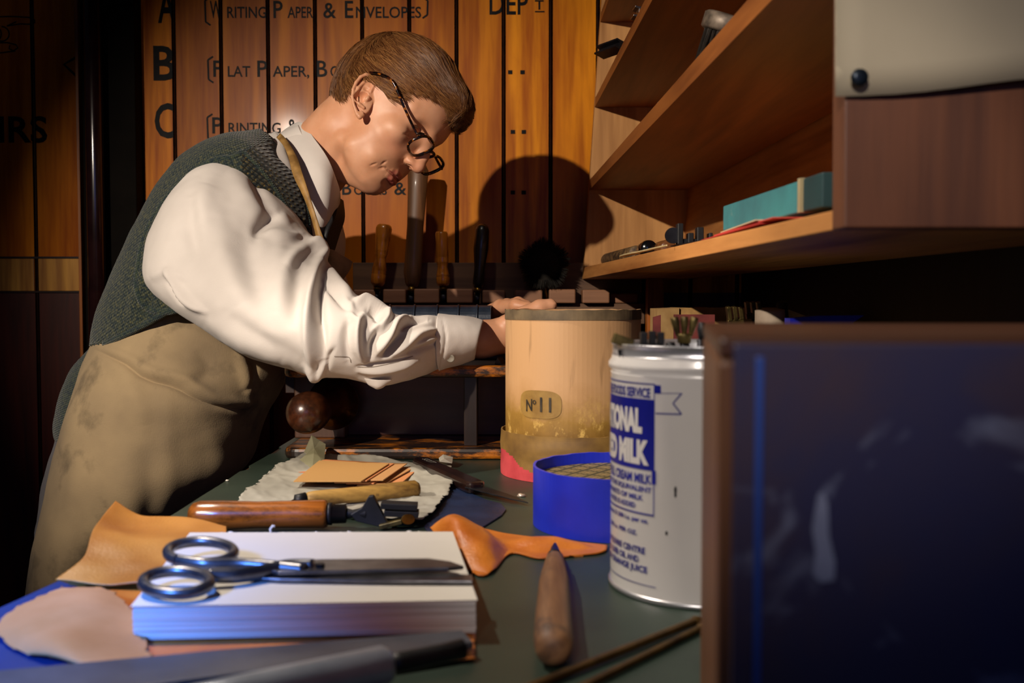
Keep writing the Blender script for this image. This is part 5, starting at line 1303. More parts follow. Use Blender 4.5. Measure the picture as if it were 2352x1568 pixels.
# ---- hands and forearms (world metres)
def hand_field(lo, hi, fn, h=.0016):
    G = Field(lo, hi, h); fn(G); V, Fq = G.nets(); parts.append((V, Fq, np.zeros(len(V)), np.zeros(len(V))))
def Wl(*p): return tuple(W(*p))
def near_hand(G):
    G.cap(Wl(960, 785, 1.262), Wl(1108, 779, 1.285), .024, .0225, .01); G.cap(Wl(1108, 779, 1.285), Wl(1158, 770, 1.295), .0225, .0235, .01)
    palm = [(1165, 765, 1.30), (1215, 752, 1.315)]
    for dy, dd in ((-22, .00), (-8, .004), (8, .006), (22, .004)):
        G.cap(Wl(1150, 770 + dy * .6, 1.295 + dd), Wl(1212, 756 + dy, 1.305 + dd), .014, .0125, .006)
    for dy, ln, cur in ((-22, 1, .02), (-7, 1.12, .03), (9, 1.05, .032), (24, .85, .03)):     # fingers curl over the book edge
        p = [Wl(1212, 756 + dy, 1.306), Wl(1212 + 46 * ln, 750 + dy, 1.318), Wl(1212 + 72 * ln, 752 + dy, 1.34), Wl(1212 + 74 * ln, 758 + dy, 1.362)]
        G.chain(p, [.0105, .0092, .0085, .0072], .002)
    G.chain([Wl(1165, 745, 1.285), Wl(1205, 723, 1.285), Wl(1240, 706, 1.288), Wl(1264, 701, 1.29)], [.0135, .0112, .0100, .0088], .004)   # thumb
    G.ell(Wl(1268, 697, 1.286), (.0065, .004, .0022), .0008)
hand_field((-.16, 1.22, .99), (.11, 1.42, 1.13), near_hand)
def far_hand(G):
    G.cap(Wl(1010, 752, 1.60), Wl(1118, 738, 1.545), .026, .022, .01)
    for dy, dd in ((-14, 0), (-3, .012), (9, .02), (22, .024)):
        G.cap(Wl(1118, 738 + dy * .4, 1.54 + dd * .3), Wl(1165, 716 + dy, 1.475 + dd), .014, .0115, .006)
    for k, (dy, dd, ln) in enumerate(((-8, 0, 1.0), (2, .014, 1.12), (13, .024, 1.0), (25, .03, .8))):
        a = (1168, 712 + dy, 1.47 + dd)
        p = [Wl(*a), Wl(1168 + 22 * ln, 704 + dy, 1.43 + dd), Wl(1168 + 42 * ln, 712 + dy, 1.41 + dd), Wl(1168 + 50 * ln, 722 + dy, 1.40 + dd)]
        G.chain(p, [.0105, .0094, .0086, .0072], .002)
    G.chain([Wl(1120, 722, 1.50), Wl(1150, 706, 1.44), Wl(1186, 702, 1.40), Wl(1216, 706, 1.39)], [.013, .0115, .0095, .0078], .004)
    G.ell(Wl(1214, 702, 1.385), (.006, .004, .0025), .0008)
hand_field((-.14, 1.36, 1.02), (.06, 1.64, 1.13), far_hand)
# ---- trunk and legs under the clothes
def trunk(G):
    G.cap(Wl(660, 430, 1.52), Wl(610, 480, 1.52), .05, .08, .03)
    G.cap(Wl(600, 470, 1.42), Wl(600, 470, 1.62), .07, .07, .04); G.cap(Wl(600, 490, 1.52), Wl(430, 740, 1.52), .10, .095, .05)
    G.cap(Wl(430, 740, 1.52), Wl(390, 880, 1.50), .085, .085, .05)
    G.cap(Wl(375, 930, 1.44), Wl(375, 930, 1.56), .08, .08, .05)
    for d in (1.41, 1.58): G.cap(Wl(350, 980, d), Wl(235, 1500, d), .075, .055, .03); G.cap(Wl(235, 1500, d), Wl(215, 2180, d), .05, .035, .02)
    G.cap(Wl(570, 500, 1.36), Wl(720, 790, 1.20), .045, .036, .02); G.cap(Wl(720, 790, 1.20), Wl(975, 785, 1.262), .034, .026, .02)
    G.cap(Wl(620, 520, 1.62), Wl(800, 760, 1.64), .04, .034, .02); G.cap(Wl(800, 760, 1.64), Wl(1015, 752, 1.60), .03, .025, .02)
G = Field((-.85, 1.10, .02), (-.02, 1.75, 1.36), .008); trunk(G); V, Fq = G.nets(); parts.append((V, Fq, np.zeros(len(V)), np.zeros(len(V))))
off = 0; AV = []; AF = []; AL = []; AR = []
for V, Fq, l, r in parts: AV.append(V); AF.append(Fq + off); off += len(V); AL.append(l); AR.append(r)
body = fast_mesh('body', np.concatenate(AV), np.concatenate(AF), M_skin, person)
for nm, arr in (('lip', AL), ('flush', AR)):
    at = body.data.attributes.new(nm, 'FLOAT', 'POINT'); at.data.foreach_set('value', np.concatenate(arr).astype(np.float32))
sm_ = body.modifiers.new('smooth', 'SMOOTH'); sm_.factor = .5; sm_.iterations = 2
# eyes
M_eye = plain('eye white', '#b8a898', rough=.2); M_iris = plain('dark iris', '#150d08', rough=.1, coat=.5)
for s in (1, -1):
    c = np.array([5.3, 3.2 * s, 1.9]); v, f = lathe_vf([(1e-4 + 1.27 * (1 - math.cos(t)), 1.27 * math.sin(t)) for t in np.linspace(.02, math.pi - .02, 26)], c + np.array([1.27, 0, -.45]) * 1, c + np.array([-1.27, 0, .45]), 32)
    v = [(np.array(p) - c) for p in v]; v = [q / np.linalg.norm(q) * 1.27 + c for q in v]
    look = np.array([.9, 0, -.42]); look /= np.linalg.norm(look)
    mi = [1 if (sum(np.array(v[i]) for i in q) / len(q) - c) @ look / 1.27 > .86 else 0 for q in f]
    mesh('eye', hw(np.array(v)), f, [M_eye, M_iris], person, smooth=True, matidx=mi)
# ---- hair
M_hair = NT('brown hair'); g_ = M_hair.n('ShaderNodeNewGeometry')
M_hair.l(M_hair.ramp(g_.outputs['Random Per Island'], [(0, hexc('#472510')), (.5, hexc('#80502a')), (1, hexc('#b07e48'))]), M_hair.b.inputs['Base Color'])
M_hair.b.inputs['Roughness'].default_value = .38; M_hair.b.inputs['Specular IOR Level'].default_value = .6
M_scalp = plain('hair undercoat', '#3a1d0b', '#5a3015', 60, (1, 1, 1), rough=.6, bump=.5, bscale=160, bdist=.002)
HC = np.array([-.6, 0, 4.8]); HR = np.array([9.9, 8.0, 9.7])
def hairline(a, b):
    ab = np.abs(b)
    side = np.interp(a, [-11, -8, -5, -3.6, -3.0, -1.2, .4, 1.4, 2.2, 3.1, 3.8, 5.0, 7.0, 9.0], [-2.6, -2.6, -1.9, .8, 2.6, 3.4, 3.1, 2.6, 2.3, 2.9, 4.6, 6.0, 7.0, 7.2])
    front = np.interp(a, [-11, 5, 7, 8.2, 12], [-2.6, 6.5, 6.4, 5.8, 5.6]); wgt = np.clip((ab - 1.5) / 2.5, 0, 1); return front * (1 - wgt) + side * wgt
CF = Field((-13, -11, -6), (13, 11, 17), .16)
CF.ell(HC, HR * .965, .5); CF.ell((7.3, -.3, 8.4), (2.5, 3.8, 2.6), 2.4)
CF.ell((2.3, 6.6, 3.9), (1.0, .8, 1.1), .4)
FH = CF.f.copy(); GH = np.gradient(FH, CF.h)
def fsamp(A, P):
    q = np.clip((P - CF.lo) / CF.h, 0, CF.n - 1.001); i = q.astype(int); t = q - i; r = 0
    for dx in (0, 1):
        for dy in (0, 1):
            for dz in (0, 1):
                w_ = (t[:, 0] if dx else 1 - t[:, 0]) * (t[:, 1] if dy else 1 - t[:, 1]) * (t[:, 2] if dz else 1 - t[:, 2]); r = r + w_ * A[i[:, 0] + dx, i[:, 1] + dy, i[:, 2] + dz]
    return r
def fnorm(P):
    N = np.stack([fsamp(g, P) for g in GH], 1); return N / (np.linalg.norm(N, axis=1, keepdims=True) + 1e-6)
X = CF.ax[0][:, None, None]; Y = CF.ax[1][None, :, None]; Z = CF.ax[2][None, None, :]
hlim = hairline(np.broadcast_to(X, (len(CF.ax[0]), len(CF.ax[1]), 1)), np.broadcast_to(Y, (len(CF.ax[0]), len(CF.ax[1]), 1)))
dcut = (hlim - Z) * .8; k = .5; a_ = CF.f; hh = np.clip(.5 + .5 * (a_ - dcut) / k, 0, 1); CF.f = (a_ * hh + dcut * (1 - hh) + k * hh * (1 - hh)).astype(np.float32)
CV, CFc = CF.nets()
hair = fast_mesh('hair', hw(CV), CFc, M_scalp, person)
# strands following the combing
NS = 30000; cand = CV[rng.integers(0, len(CV), NS * 3)]
cand = cand[np.linalg.norm((cand - HC) / HR, axis=1) > .9]
root = cand[:NS].copy(); NS = len(root); crown = np.array([-7.0, -2.0, 11.0])
slack = rng.uniform(0, .9, NS); seg = 9; pts = np.zeros((NS, seg, 3)); p = root.copy(); lift = rng.uniform(.985, 1.045, NS); lenf = rng.uniform(.65, 1.15, NS) * .52
clump = np.array([noise.noise(Vector(q * .55)) for q in root]); clump2 = np.array([noise.noise(Vector(q * 1.3 + 7)) for q in root])
for i in range(seg):
    pts[:, i] = p
    nrm = fnorm(p)
    d = p - crown; d /= (np.linalg.norm(d, axis=1, keepdims=True) + .3)
    bias = np.zeros_like(d); fr = np.clip((p[:, 0] + 6) / 7, 0, 1); sidew = np.clip((np.abs(p[:, 1]) - 3) / 3, 0, 1)
    bias[:, 0] = 1.5 * fr + .9 * fr * sidew; bias[:, 1] = .5 * fr * (1 - sidew); bias[:, 2] = .25 * fr * sidew
    back = np.clip((-p[:, 0] - 4.5) / 3, 0, 1); bias[:, 2] -= 1.0 * back; bias[:, 0] -= .5 * back * sidew
    wv = np.sin(p[:, 0] * 1.1 + p[:, 2] * .7 + clump * 9); bias[:, 2] += .32 * wv; bias[:, 1] += .25 * np.cos(p[:, 0] * .9 - p[:, 2] + clump2 * 7)
    bias[:, 1] += clump * .8; bias[:, 2] += clump2 * .75; bias[:, 0] += clump * .4
    d = d + bias; d -= (d * nrm).sum(1, keepdims=True) * nrm; d /= (np.linalg.norm(d, axis=1, keepdims=True) + 1e-6)
    p = p + d * lenf[:, None]
    tgt = (lift - 1) * 8 + .10 * i / seg + .20 * clump2 + .12 * clump
    nrm = fnorm(p); p = p - nrm * (fsamp(FH, p) - tgt)[:, None]
    if i > 1:
        low = p[:, 2] < hairline(p[:, 0], p[:, 1]) - slack; p[low] = pts[low, i] + (p[low] - pts[low, i]) * .15
pts[:, :, :] += 0
wid = rng.uniform(.012, .028, NS); tp = np.array([1, 1, 1, .95, .9, .8, .65, .4, .1])
V = np.zeros((NS, seg, 3, 3)); 
tang = np.gradient(pts, axis=1); tang /= (np.linalg.norm(tang, axis=2, keepdims=True) + 1e-9); nn = (pts - HC) / HR ** 2; nn /= np.linalg.norm(nn, axis=2, keepdims=True); sd = np.cross(tang, nn)
for kk in range(3):
    an = 2 * math.pi * kk / 3 + .5; V[:, :, kk] = pts + (wid[:, None] * tp[None])[:, :, None] * (math.cos(an) * sd + math.sin(an) * nn * .8)
idx = np.arange(NS * seg * 3).reshape(NS, seg, 3); fs = []
for kk in range(3):
    k2 = (kk + 1) % 3; fs.append(np.stack([idx[:, :-1, kk], idx[:, :-1, k2], idx[:, 1:, k2], idx[:, 1:, kk]], -1).reshape(-1, 4))
st_ = fast_mesh('hair_strands', hw(V.reshape(-1, 3)), np.concatenate(fs), M_hair.m, hair); prop(st_, kind='stuff')
# eyebrows
mb = MB()
for s in (1, -1):
    for k in range(130):
        t = random.random(); c0 = np.array([7.9 - 1.9 * t ** 1.6, (1.5 + 3.5 * t) * s, 3.45 + .55 * math.sin(t * 2.6) + random.uniform(-.18, .18)])
        e = c0 + np.array([-.25 - .3 * t, .5 * s, .10 - .3 * t]); c0[0] += .1; e[0] += .05
        mb.add(*tube_vf([hw(c0), hw((c0 + e) / 2 + np.array([.08, 0, 0])), hw(e)], [.00022, .0002, .00006], 3))
prop(mb.build('eyebrows', M_hair.m, person), kind='stuff')
# ================================================================= CLOTHES
def catst(st, n): return catmull(np.array(st, float), n)
def loft(name, st, n, m, material, parent=person, folds=(), phis=None, noise_amp=0, noise_scale=30, thick=0, cap=True, cut=None, seed=0, pw=1.0, matfn=None, smooth=True):
    """st rows: (Lpx,Lpy,Rpx,Rpy,depth,half depth): cross-sections between two outline points"""
    S_ = catst(st, n); closed = phis is None
    ph = np.linspace(0, 2 * math.pi, m, endpoint=False) if closed else np.radians(np.linspace(phis[0], phis[1], m))
    V = []
    for (lx, ly, rx, ry_, d, hd) in S_:
        L_ = W(lx, ly, d); R_ = W(rx, ry_, d); C_ = (L_ + R_) / 2; A_ = (R_ - L_) / 2
        c_ = np.cos(ph); s_ = np.sin(ph); c_ = np.sign(c_) * np.abs(c_) ** pw; s_ = np.sign(s_) * np.abs(s_) ** pw
        V.append(C_ + c_[:, None] * A_ + s_[:, None] * np.array([0, hd, 0]))
    V = np.concatenate(V); N = grid_normals(V, n, m, closed)
    cen = V.reshape(n, m, 3).mean(1).repeat(m, 0)
    if (N * (V - cen)).sum() < 0: N = -N
    if folds:
        Q = proj(V); disp = np.zeros(len(V)); near = np.clip(-(N[:, 1]) * 2 + .75, 0, 1)
        for fo in folds:
            pl, wpx, h = fo[:3]; dd, par = seg_dist(Q, catmull(pl, 14) if len(pl) > 2 else pl)
            tap = np.sin(np.clip(par, .02, .98) * math.pi) ** .55; ww = wpx * (.55 + .45 * tap)
            disp += h * tap * np.exp(-(dd / ww) ** 2)
        V = V + N * (disp * near)[:, None]
    if noise_amp:
        for i_, (sc, am) in enumerate(((1, 1), (2.3, .45))): V = V + N * (noise_amp * am * fnoise(V, noise_scale * sc, seed + i_ * 5))[:, None]
    F_ = grid_faces(n, m, closed)
    if cap and closed:
        F_ = [tuple(q) for q in F_]; F_ += [tuple(range(m))[::-1], tuple((n - 1) * m + k for k in range(m))]
    if cut is not None:
        keep = cut(V, proj(V)); F_ = [q for q in F_ if all(keep[i] for i in q)]
    mi = None
    if matfn is not None:
        Q = proj(V); mi = [matfn(V[list(q)].mean(0), Q[list(q)].mean(0)) for q in F_]
    o = mesh(name, V, F_, material, parent, smooth=smooth, matidx=mi)
    if thick: s = o.modifiers.new('thickness', 'SOLIDIFY'); s.thickness = thick; s.offset = -1
    return o, V
def bvh_of(V, F_): return BVHTree.FromPolygons([tuple(p) for p in V], [tuple(q) for q in F_])
def hit(bv, px, py, lift=.001):
    r = Vector(tuple(W(px, py, 1) - np.array([0, 0, CZ]))); r.normalize(); h = bv.ray_cast(Vector((0, 0, CZ)), r)
    return None if h[0] is None else np.array(h[0]) - np.array(r) * lift
M_shirt = cloth('white shirt cotton', '#c6bfb8', '#d3ccc5', 1100, .18, .8, None, 9)
def knit(name, c1, c2, c3, sc, amt, rot=(0, .5, 0)):
    m = NT(name); co = m.coord((1, 1, 1), rot)
    n1 = m.n('ShaderNodeTexNoise', i_Scale=260, i_Detail=3); m.l(co, n1.inputs['Vector'])
    col = m.ramp(n1.outputs[0], [(.36, hexc(c1)), (.5, hexc(c2)), (.66, hexc(c3))])
    a = m.n('ShaderNodeTexWave', i_Scale=sc, i_Distortion=.6, i_Detail_Scale=4, bands_direction='X'); m.l(co, a.inputs['Vector'])
    b = m.n('ShaderNodeTexWave', i_Scale=sc * .8, i_Distortion=.6, bands_direction='Z'); m.l(co, b.inputs['Vector'])
    mu = m.n('ShaderNodeMath', operation='MULTIPLY'); m.l(a.outputs['Fac'], mu.inputs[0]); m.l(b.outputs['Fac'], mu.inputs[1])
    col = m.mix(m.ramp(mu.outputs[0], [(.0, (amt,) * 3), (.25, (0, 0, 0))]), col, hexc('#0a0e0e'))
    m.l(col, m.b.inputs['Base Color']); m.bump(mu.outputs[0], .6, .002); m.b.inputs['Roughness'].default_value = .95; m.b.inputs['Specular IOR Level'].default_value = .15; m.b.inputs['Sheen Weight'].default_value = .2
    return m.m
M_knit = knit('green knit', '#1a282e', '#333d37', '#55563c', 105, .55)
M_knit_front = knit('open dark knit', '#181e20', '#2a2f2b', '#625228', 62, .9, (0, .9, 0))
M_rib = knit('ribbed knit', '#1c2a31', '#2e3b36', '#454c38', 130, .4, (0, .35, 0))
# shirt body
shirt_st = [(640, 306, 735, 415, 1.50, .075), (600, 326, 745, 450, 1.50, .120), (540, 345, 775, 500, 1.50, .165), (455, 410, 785, 560, 1.50, .185), (380, 520, 765, 640, 1.50, .185), (330, 640, 710, 720, 1.50, .155), (320, 700, 640, 760, 1.49, .10)]
shirt, sv = loft('shirt', shirt_st, 60, 90, M_shirt, noise_amp=.003, noise_scale=14, folds=[([(640, 330), (675, 420), (700, 520)], 12, .004), ([(655, 330), (690, 420), (722, 540)], 8, -.004)])
SB = bvh_of(sv, grid_faces(60, 90, True))
# knitted vest
vest_st = [(628, 306, 668, 345, 1.50, .075), (602, 316, 690, 400, 1.50, .125), (545, 325, 745, 455, 1.50, .172), (470, 355, 785, 520, 1.50, .195), (400, 420, 795, 590, 1.50, .198), (335, 530, 775, 660, 1.50, .195), (282, 645, 725, 735, 1.50, .185), (245, 735, 655, 800, 1.49, .165), (232, 800, 600, 850, 1.48, .145)]
edge = np.array([(600, 300), (622, 322), (652, 362), (686, 425), (706, 490), (716, 560), (740, 640), (760, 720)])
hemline = np.array([(150, 800), (236, 793), (300, 766), (345, 742), (400, 712), (448, 700), (560, 688), (700, 690)])
def vest_cut(V, Q):
    ex = np.interp(Q[:, 1], edge[:, 1], edge[:, 0]); hy = np.interp(Q[:, 0], hemline[:, 0], hemline[:, 1])
    return ~((Q[:, 0] > ex) & (Q[:, 1] > 299)) & ~((Q[:, 1] > hy) & (V[:, 1] < 1.5))
def vest_mat(P, q): return 1 if (q[0] > 556 and q[1] > 352 - (q[0] - 558) * .47 and P[1] < 1.5) else 0
vest, vv_ = loft('knitted_vest', vest_st, 130, 160, [M_knit, M_knit_front], noise_amp=.0015, noise_scale=25, cut=vest_cut, matfn=vest_mat, cap=False,
                 folds=[([(345, 600), (318, 680), (300, 740)], 10, .004), ([(370, 640), (345, 700), (330, 740)], 8, -.004), ([(455, 690), (400, 720), (330, 765)], 14, .004), ([(430, 400), (380, 480), (345, 560)], 14, .002)])
VB = bvh_of(vv_, grid_faces(130, 160, True))
vest.modifiers.new('thickness', 'SOLIDIFY').thickness = .004
def trim_tube(name, pts, r, m, parent, bv, lift=.001, flat=1, n=60):
    P = []
    for q in catmull(pts, n):
        h = hit(bv, q[0], q[1], lift)
        if h is not None: P.append(h)
    if len(P) > 3: return MB().add(*tube_vf(P, r, 10, flat=flat), smooth=True).build(name, m, parent)
trim_tube('edging', [(603, 320), (625, 330), (652, 364), (685, 427), (704, 490), (714, 560), (718, 600)], .0042, M_rib, vest, VB)
trim_tube('edging', [(560, 350), (535, 364), (500, 368), (450, 393), (396, 443), (358, 497), (333, 550), (322, 602), (316, 655), (326, 692), (350, 712), (395, 714), (440, 698)], .0055, M_rib, vest, VB)
trim_tube('edging', [(560, 352), (600, 395), (640, 450), (668, 500), (690, 550)], .0048, M_rib, vest, VB)
trim_tube('shoulder_seam', [(622, 322), (590, 335), (560, 352)], .004, M_knit, vest, VB)
trim_tube('hem_edging', [(240, 789), (300, 762), (345, 738), (400, 708), (448, 697), (480, 694)], .0045, M_rib, vest, VB)
# ribbed lower back of the vest
rib, _ = loft('vest_hem', [(236, 785, 420, 790, 1.55, .10), (215, 808, 420, 830, 1.55, .12), (182, 850, 420, 880, 1.55, .13), (160, 905, 420, 930, 1.55, .135), (150, 960, 420, 980, 1.55, .135), (152, 990, 400, 1020, 1.55, .13), (166, 1006, 380, 1030, 1.55, .12)], 60, 90, M_rib, vest, noise_amp=.001)
# sleeves ---------------------------------------------------------------
sl_st = [(500, 384, 556, 380, 1.40, .05), (455, 404, 588, 392, 1.385, .085), (408, 455, 632, 432, 1.365, .110), (372, 512, 672, 482, 1.345, .118), (346, 575, 706, 532, 1.325, .118), (345, 650, 738, 575, 1.300, .112), (405, 712, 760, 618, 1.27, .102),
         (495, 768, 778, 650, 1.24, .092), (585, 818, 806, 672, 1.213, .084), (672, 848, 842, 690, 1.195, .076), (728, 864, 872, 702, 1.185, .068), (790, 868, 893, 714, 1.182, .062), (860, 878, 918, 722, 1.185, .057), (925, 876, 950, 724, 1.195, .052), (975, 862, 985, 723, 1.212, .048), (1003, 848, 1006, 725, 1.228, .046), (1012, 844, 1012, 726, 1.235, .045)]
FO = [  # (polyline px, width px, height m)
    ([(480, 420), (465, 480), (470, 560)], 26, .006), ([(437, 450), (440, 520), (452, 590)], 22, -.006), ([(530, 385), (560, 440), (600, 500)], 24, .006), ([(575, 400), (610, 460), (640, 505)], 16, -.006),
    ([(640, 490), (600, 520), (588, 545)], 15, -.011), ([(690, 540), (660, 545), (610, 530)], 14, .008), ([(600, 420), (625, 470), (668, 520)], 12, .005),
    ([(500, 500), (515, 600), (560, 700)], 34, .007), ([(560, 520), (580, 620), (600, 700)], 30, -.005), ([(640, 560), (650, 640), (640, 720)], 26, .006),
    ([(708, 552), (738, 574), (742, 600)], 15, .016), ([(735, 590), (716, 650), (708, 730), (712, 800), (722, 852)], 13, .014), ([(690, 600), (680, 670), (672, 740)], 20, -.007), ([(656, 620), (676, 590), (712, 562)], 14, .009),
    ([(742, 640), (735, 700), (738, 760), (742, 830)], 12, -.013), ([(760, 610), (775, 650), (812, 690)], 12, .010), ([(748, 650), (790, 700), (822, 730)], 8, -.008), ([(775, 680), (800, 705), (820, 745)], 9, .008),
    ([(812, 700), (840, 690), (872, 696), (893, 714)], 11, .012), ([(890, 712), (884, 740), (860, 758)], 11, .012), ([(845, 712), (866, 722), (868, 742)], 9, -.010), ([(835, 722), (820, 760), (822, 800), (838, 832)], 10, .013), ([(800, 735), (795, 785), (800, 830)], 11, -.007),
    ([(870, 752), (856, 790), (852, 822)], 8, -.011), ([(942, 728), (910, 745), (888, 780), (862, 812)], 10, .012), ([(930, 758), (905, 795), (880, 820)], 9, -.010), ([(1000, 758), (960, 768), (930, 792), (900, 815)], 9, .010), ([(1000, 790), (962, 800), (935, 816)], 8, -.008), ([(985, 735), (950, 738), (915, 760)], 8, -.007), ([(1005, 775), (975, 785), (950, 805)], 7, .006),
    ([(820, 842), (870, 838), (915, 830), (950, 818)], 5, -.006), ([(822, 852), (870, 850), (920, 842), (958, 828)], 7, .007), ([(830, 870), (880, 876), (940, 862)], 8, .004),
    ([(345, 640), (380, 625), (430, 640)], 14, .004), ([(386, 622), (405, 660), (440, 698), (470, 716)], 10, .010), ([(420, 700), (402, 672), (384, 640)], 7, -.009), ([(470, 735), (560, 790), (650, 830)], 20, .006), ([(520, 720), (600, 780), (690, 820)], 20, -.004),
    ([(700, 840), (730, 858), (745, 840)], 9, .010), ([(752, 850), (756, 820), (768, 800)], 6, -.005)]
NSL, MSL = 300, 220
sl, slv = loft('shirt_sleeve', sl_st, NSL, MSL, M_shirt, shirt, folds=FO, noise_amp=.0012, noise_scale=28, seed=3)
SLB = bvh_of(slv, grid_faces(NSL, MSL, True))
cu, cuv = loft('cuff', [(1008, 847, 1006, 723, 1.232, .048), (1035, 840, 1040, 726, 1.242, .0485), (1060, 833, 1075, 730, 1.252, .049), (1084, 824, 1103, 737, 1.260, .048), (1088, 822, 1107, 739, 1.262, .0465)], 40, 90, M_shirt, shirt, noise_amp=.0008, noise_scale=40, cap=False, folds=[([(1015, 735), (1022, 780), (1010, 840)], 3, -.002)])
cu.modifiers.new('thickness', 'SOLIDIFY').thickness = .002
CUB = bvh_of(cuv, grid_faces(40, 90, True))
h = hit(CUB, 1035, 822, .0032)
if h is not None:
    u = Vector((0, -1, -.35)).normalized(); MB().add(*lathe_vf([(0, .0048), (.0012, .0052), (.0022, .0046), (.0022, .0036), (.0016, .0030)], h, h + np.array(u), 20), smooth=True).build('button', plain('grey button', '#8f8a7e', rough=.3), shirt)
# stitched placket flap hanging beneath the forearm
def patch3(name, rows, m, parent, n=30, thick=.0016):
    R = [catmull(np.array([W(*p) for p in r]), n) for r in rows]; G_ = np.array([catmull(np.array([r[j] for r in R]), n) for j in range(n)]).transpose(1, 0, 2)
    o = mesh(name, G_.reshape(-1, 3), grid_faces(n, n), m, parent, smooth=True); o.modifiers.new('thickness', 'SOLIDIFY').thickness = thick; return o
patch3('cuff_tail', [[(838, 868, 1.150), (870, 872, 1.148), (900, 870, 1.152)], [(846, 880, 1.153), (870, 886, 1.150), (890, 878, 1.154)], [(860, 888, 1.156), (867, 891, 1.155), (878, 888, 1.157)]], M_shirt, shirt, 14)
trim_tube('stitching', [(820, 842), (850, 843), (880, 838), (915, 830), (948, 818)], .0005, plain('stitch thread', '#8f867c', rough=.9), shirt, SLB, .0004)
trim_tube('stitching', [(768, 818), (800, 820), (806, 832)], .0005, plain('stitch thread b', '#8f867c', rough=.9), shirt, SLB, .0004, n=30)
# far sleeve
loft('shirt_sleeve', [(600, 400, 700, 440, 1.60, .05), (600, 470, 740, 480, 1.63, .07), (640, 600, 770, 560, 1.65, .065), (700, 720, 800, 650, 1.66, .055), (800, 780, 830, 700, 1.66, .045), (950, 785, 950, 720, 1.635, .036), (1060, 775, 1060, 718, 1.60, .032), (1090, 768, 1088, 715, 1.58, .030)], 70, 50, M_shirt, shirt, noise_amp=.003, noise_scale=30)
# collar
collar = patch3('collar', [[(662, 296, 1.515), (693, 283, 1.465), (722, 320, 1.415), (750, 362, 1.392), (768, 408, 1.395), (777, 436, 1.425), (779, 452, 1.462)],
                           [(650, 305, 1.505), (676, 302, 1.450), (704, 345, 1.398), (735, 392, 1.375), (758, 432, 1.378), (774, 450, 1.412), (778, 462, 1.455)],
                           [(640, 318, 1.500), (656, 322, 1.440), (688, 385, 1.382), (722, 445, 1.362), (750, 478, 1.368), (771, 462, 1.405), (777, 468, 1.452)],
                           [(632, 326, 1.498), (640, 312, 1.440), (672, 372, 1.380), (704, 450, 1.358), (735, 522, 1.360), (766, 482, 1.402), (775, 474, 1.450)]], M_shirt, shirt, 44, .0022)
loft('collar_stand', [(640, 315, 745, 450, 1.50, .066), (662, 300, 760, 440, 1.49, .064), (690, 288, 774, 425, 1.48, .0625)], 16, 60, M_shirt, shirt, cap=False).__getitem__(0).modifiers.new('thickness', 'SOLIDIFY').thickness = .002
trim_tube('collar_seam', [(668, 300), (690, 330), (715, 375), (735, 420), (752, 455)], .0004, plain('seam thread', '#8f867c', rough=.9), collar, bvh_of(*[(lambda me: ([v.co for v in me.vertices], [tuple(p.vertices) for p in me.polygons]))(collar.data)][0]) if False else SB, .030) if False else None
# far leaf of the collar and the dark tie
patch3('necktie', [[(768, 452, 1.44), (780, 462, 1.50)], [(762, 490, 1.42), (783, 500, 1.49)], [(745, 530, 1.40), (772, 535, 1.47)], [(738, 565, 1.40), (758, 580, 1.45)]], plain('black tie', '#08080a', '#141418', 200, rough=.6, bump=.3, bscale=400), person, 20, .006)
# apron strap, metal hook and folded bib corner
sp_pts = [(641, 312, 1.428), (656, 330, 1.395), (672, 362, 1.365), (684, 400, 1.345), (703, 445, 1.332), (722, 500, 1.322), (736, 550, 1.318), (748, 590, 1.322)]
P3 = catmull([W(*p) for p in sp_pts], 40); V = []
for i, p in enumerate(P3):
    t = i / 39; wpx = np.interp(t, [0, .15, .3, .5, .8, 1], [7, 9, 12, 10, 8, 10]) * 1.33 / F; tg = P3[min(i + 1, 39)] - P3[max(i - 1, 0)]; tg /= np.linalg.norm(tg)
    sdv = np.cross(tg, [0, -1, 0]); sdv /= np.linalg.norm(sdv); tw = .8 * math.sin(t * 7); sdv = sdv * math.cos(tw) + np.array([0, -1, 0]) * math.sin(tw) * .6
    V += [p + sdv * wpx, p - sdv * wpx]
o = mesh('apron_strap', V, [(2 * i, 2 * i + 1, 2 * i + 3, 2 * i + 2) for i in range(39)], plain('tan strap', '#7a5a2c', '#a88248', 60, rough=.6), person, smooth=True); o.modifiers.new('thickness', 'SOLIDIFY').thickness = .0016
M_khaki = cloth('khaki apron canvas', '#84735a', '#a38e6c', 900, .35, .92, ('#4c4336', 11, .52, .72), 7)
patch3('apron_bib', [[(742, 574, 1.335), (765, 578, 1.34), (806, 602, 1.37)], [(744, 592, 1.328), (770, 605, 1.33), (800, 618, 1.362)], [(750, 612, 1.325), (765, 632, 1.328), (786, 638, 1.35)], [(770, 640, 1.335), (776, 642, 1.335), (782, 641, 1.345)]], M_khaki, person, 24, .003)
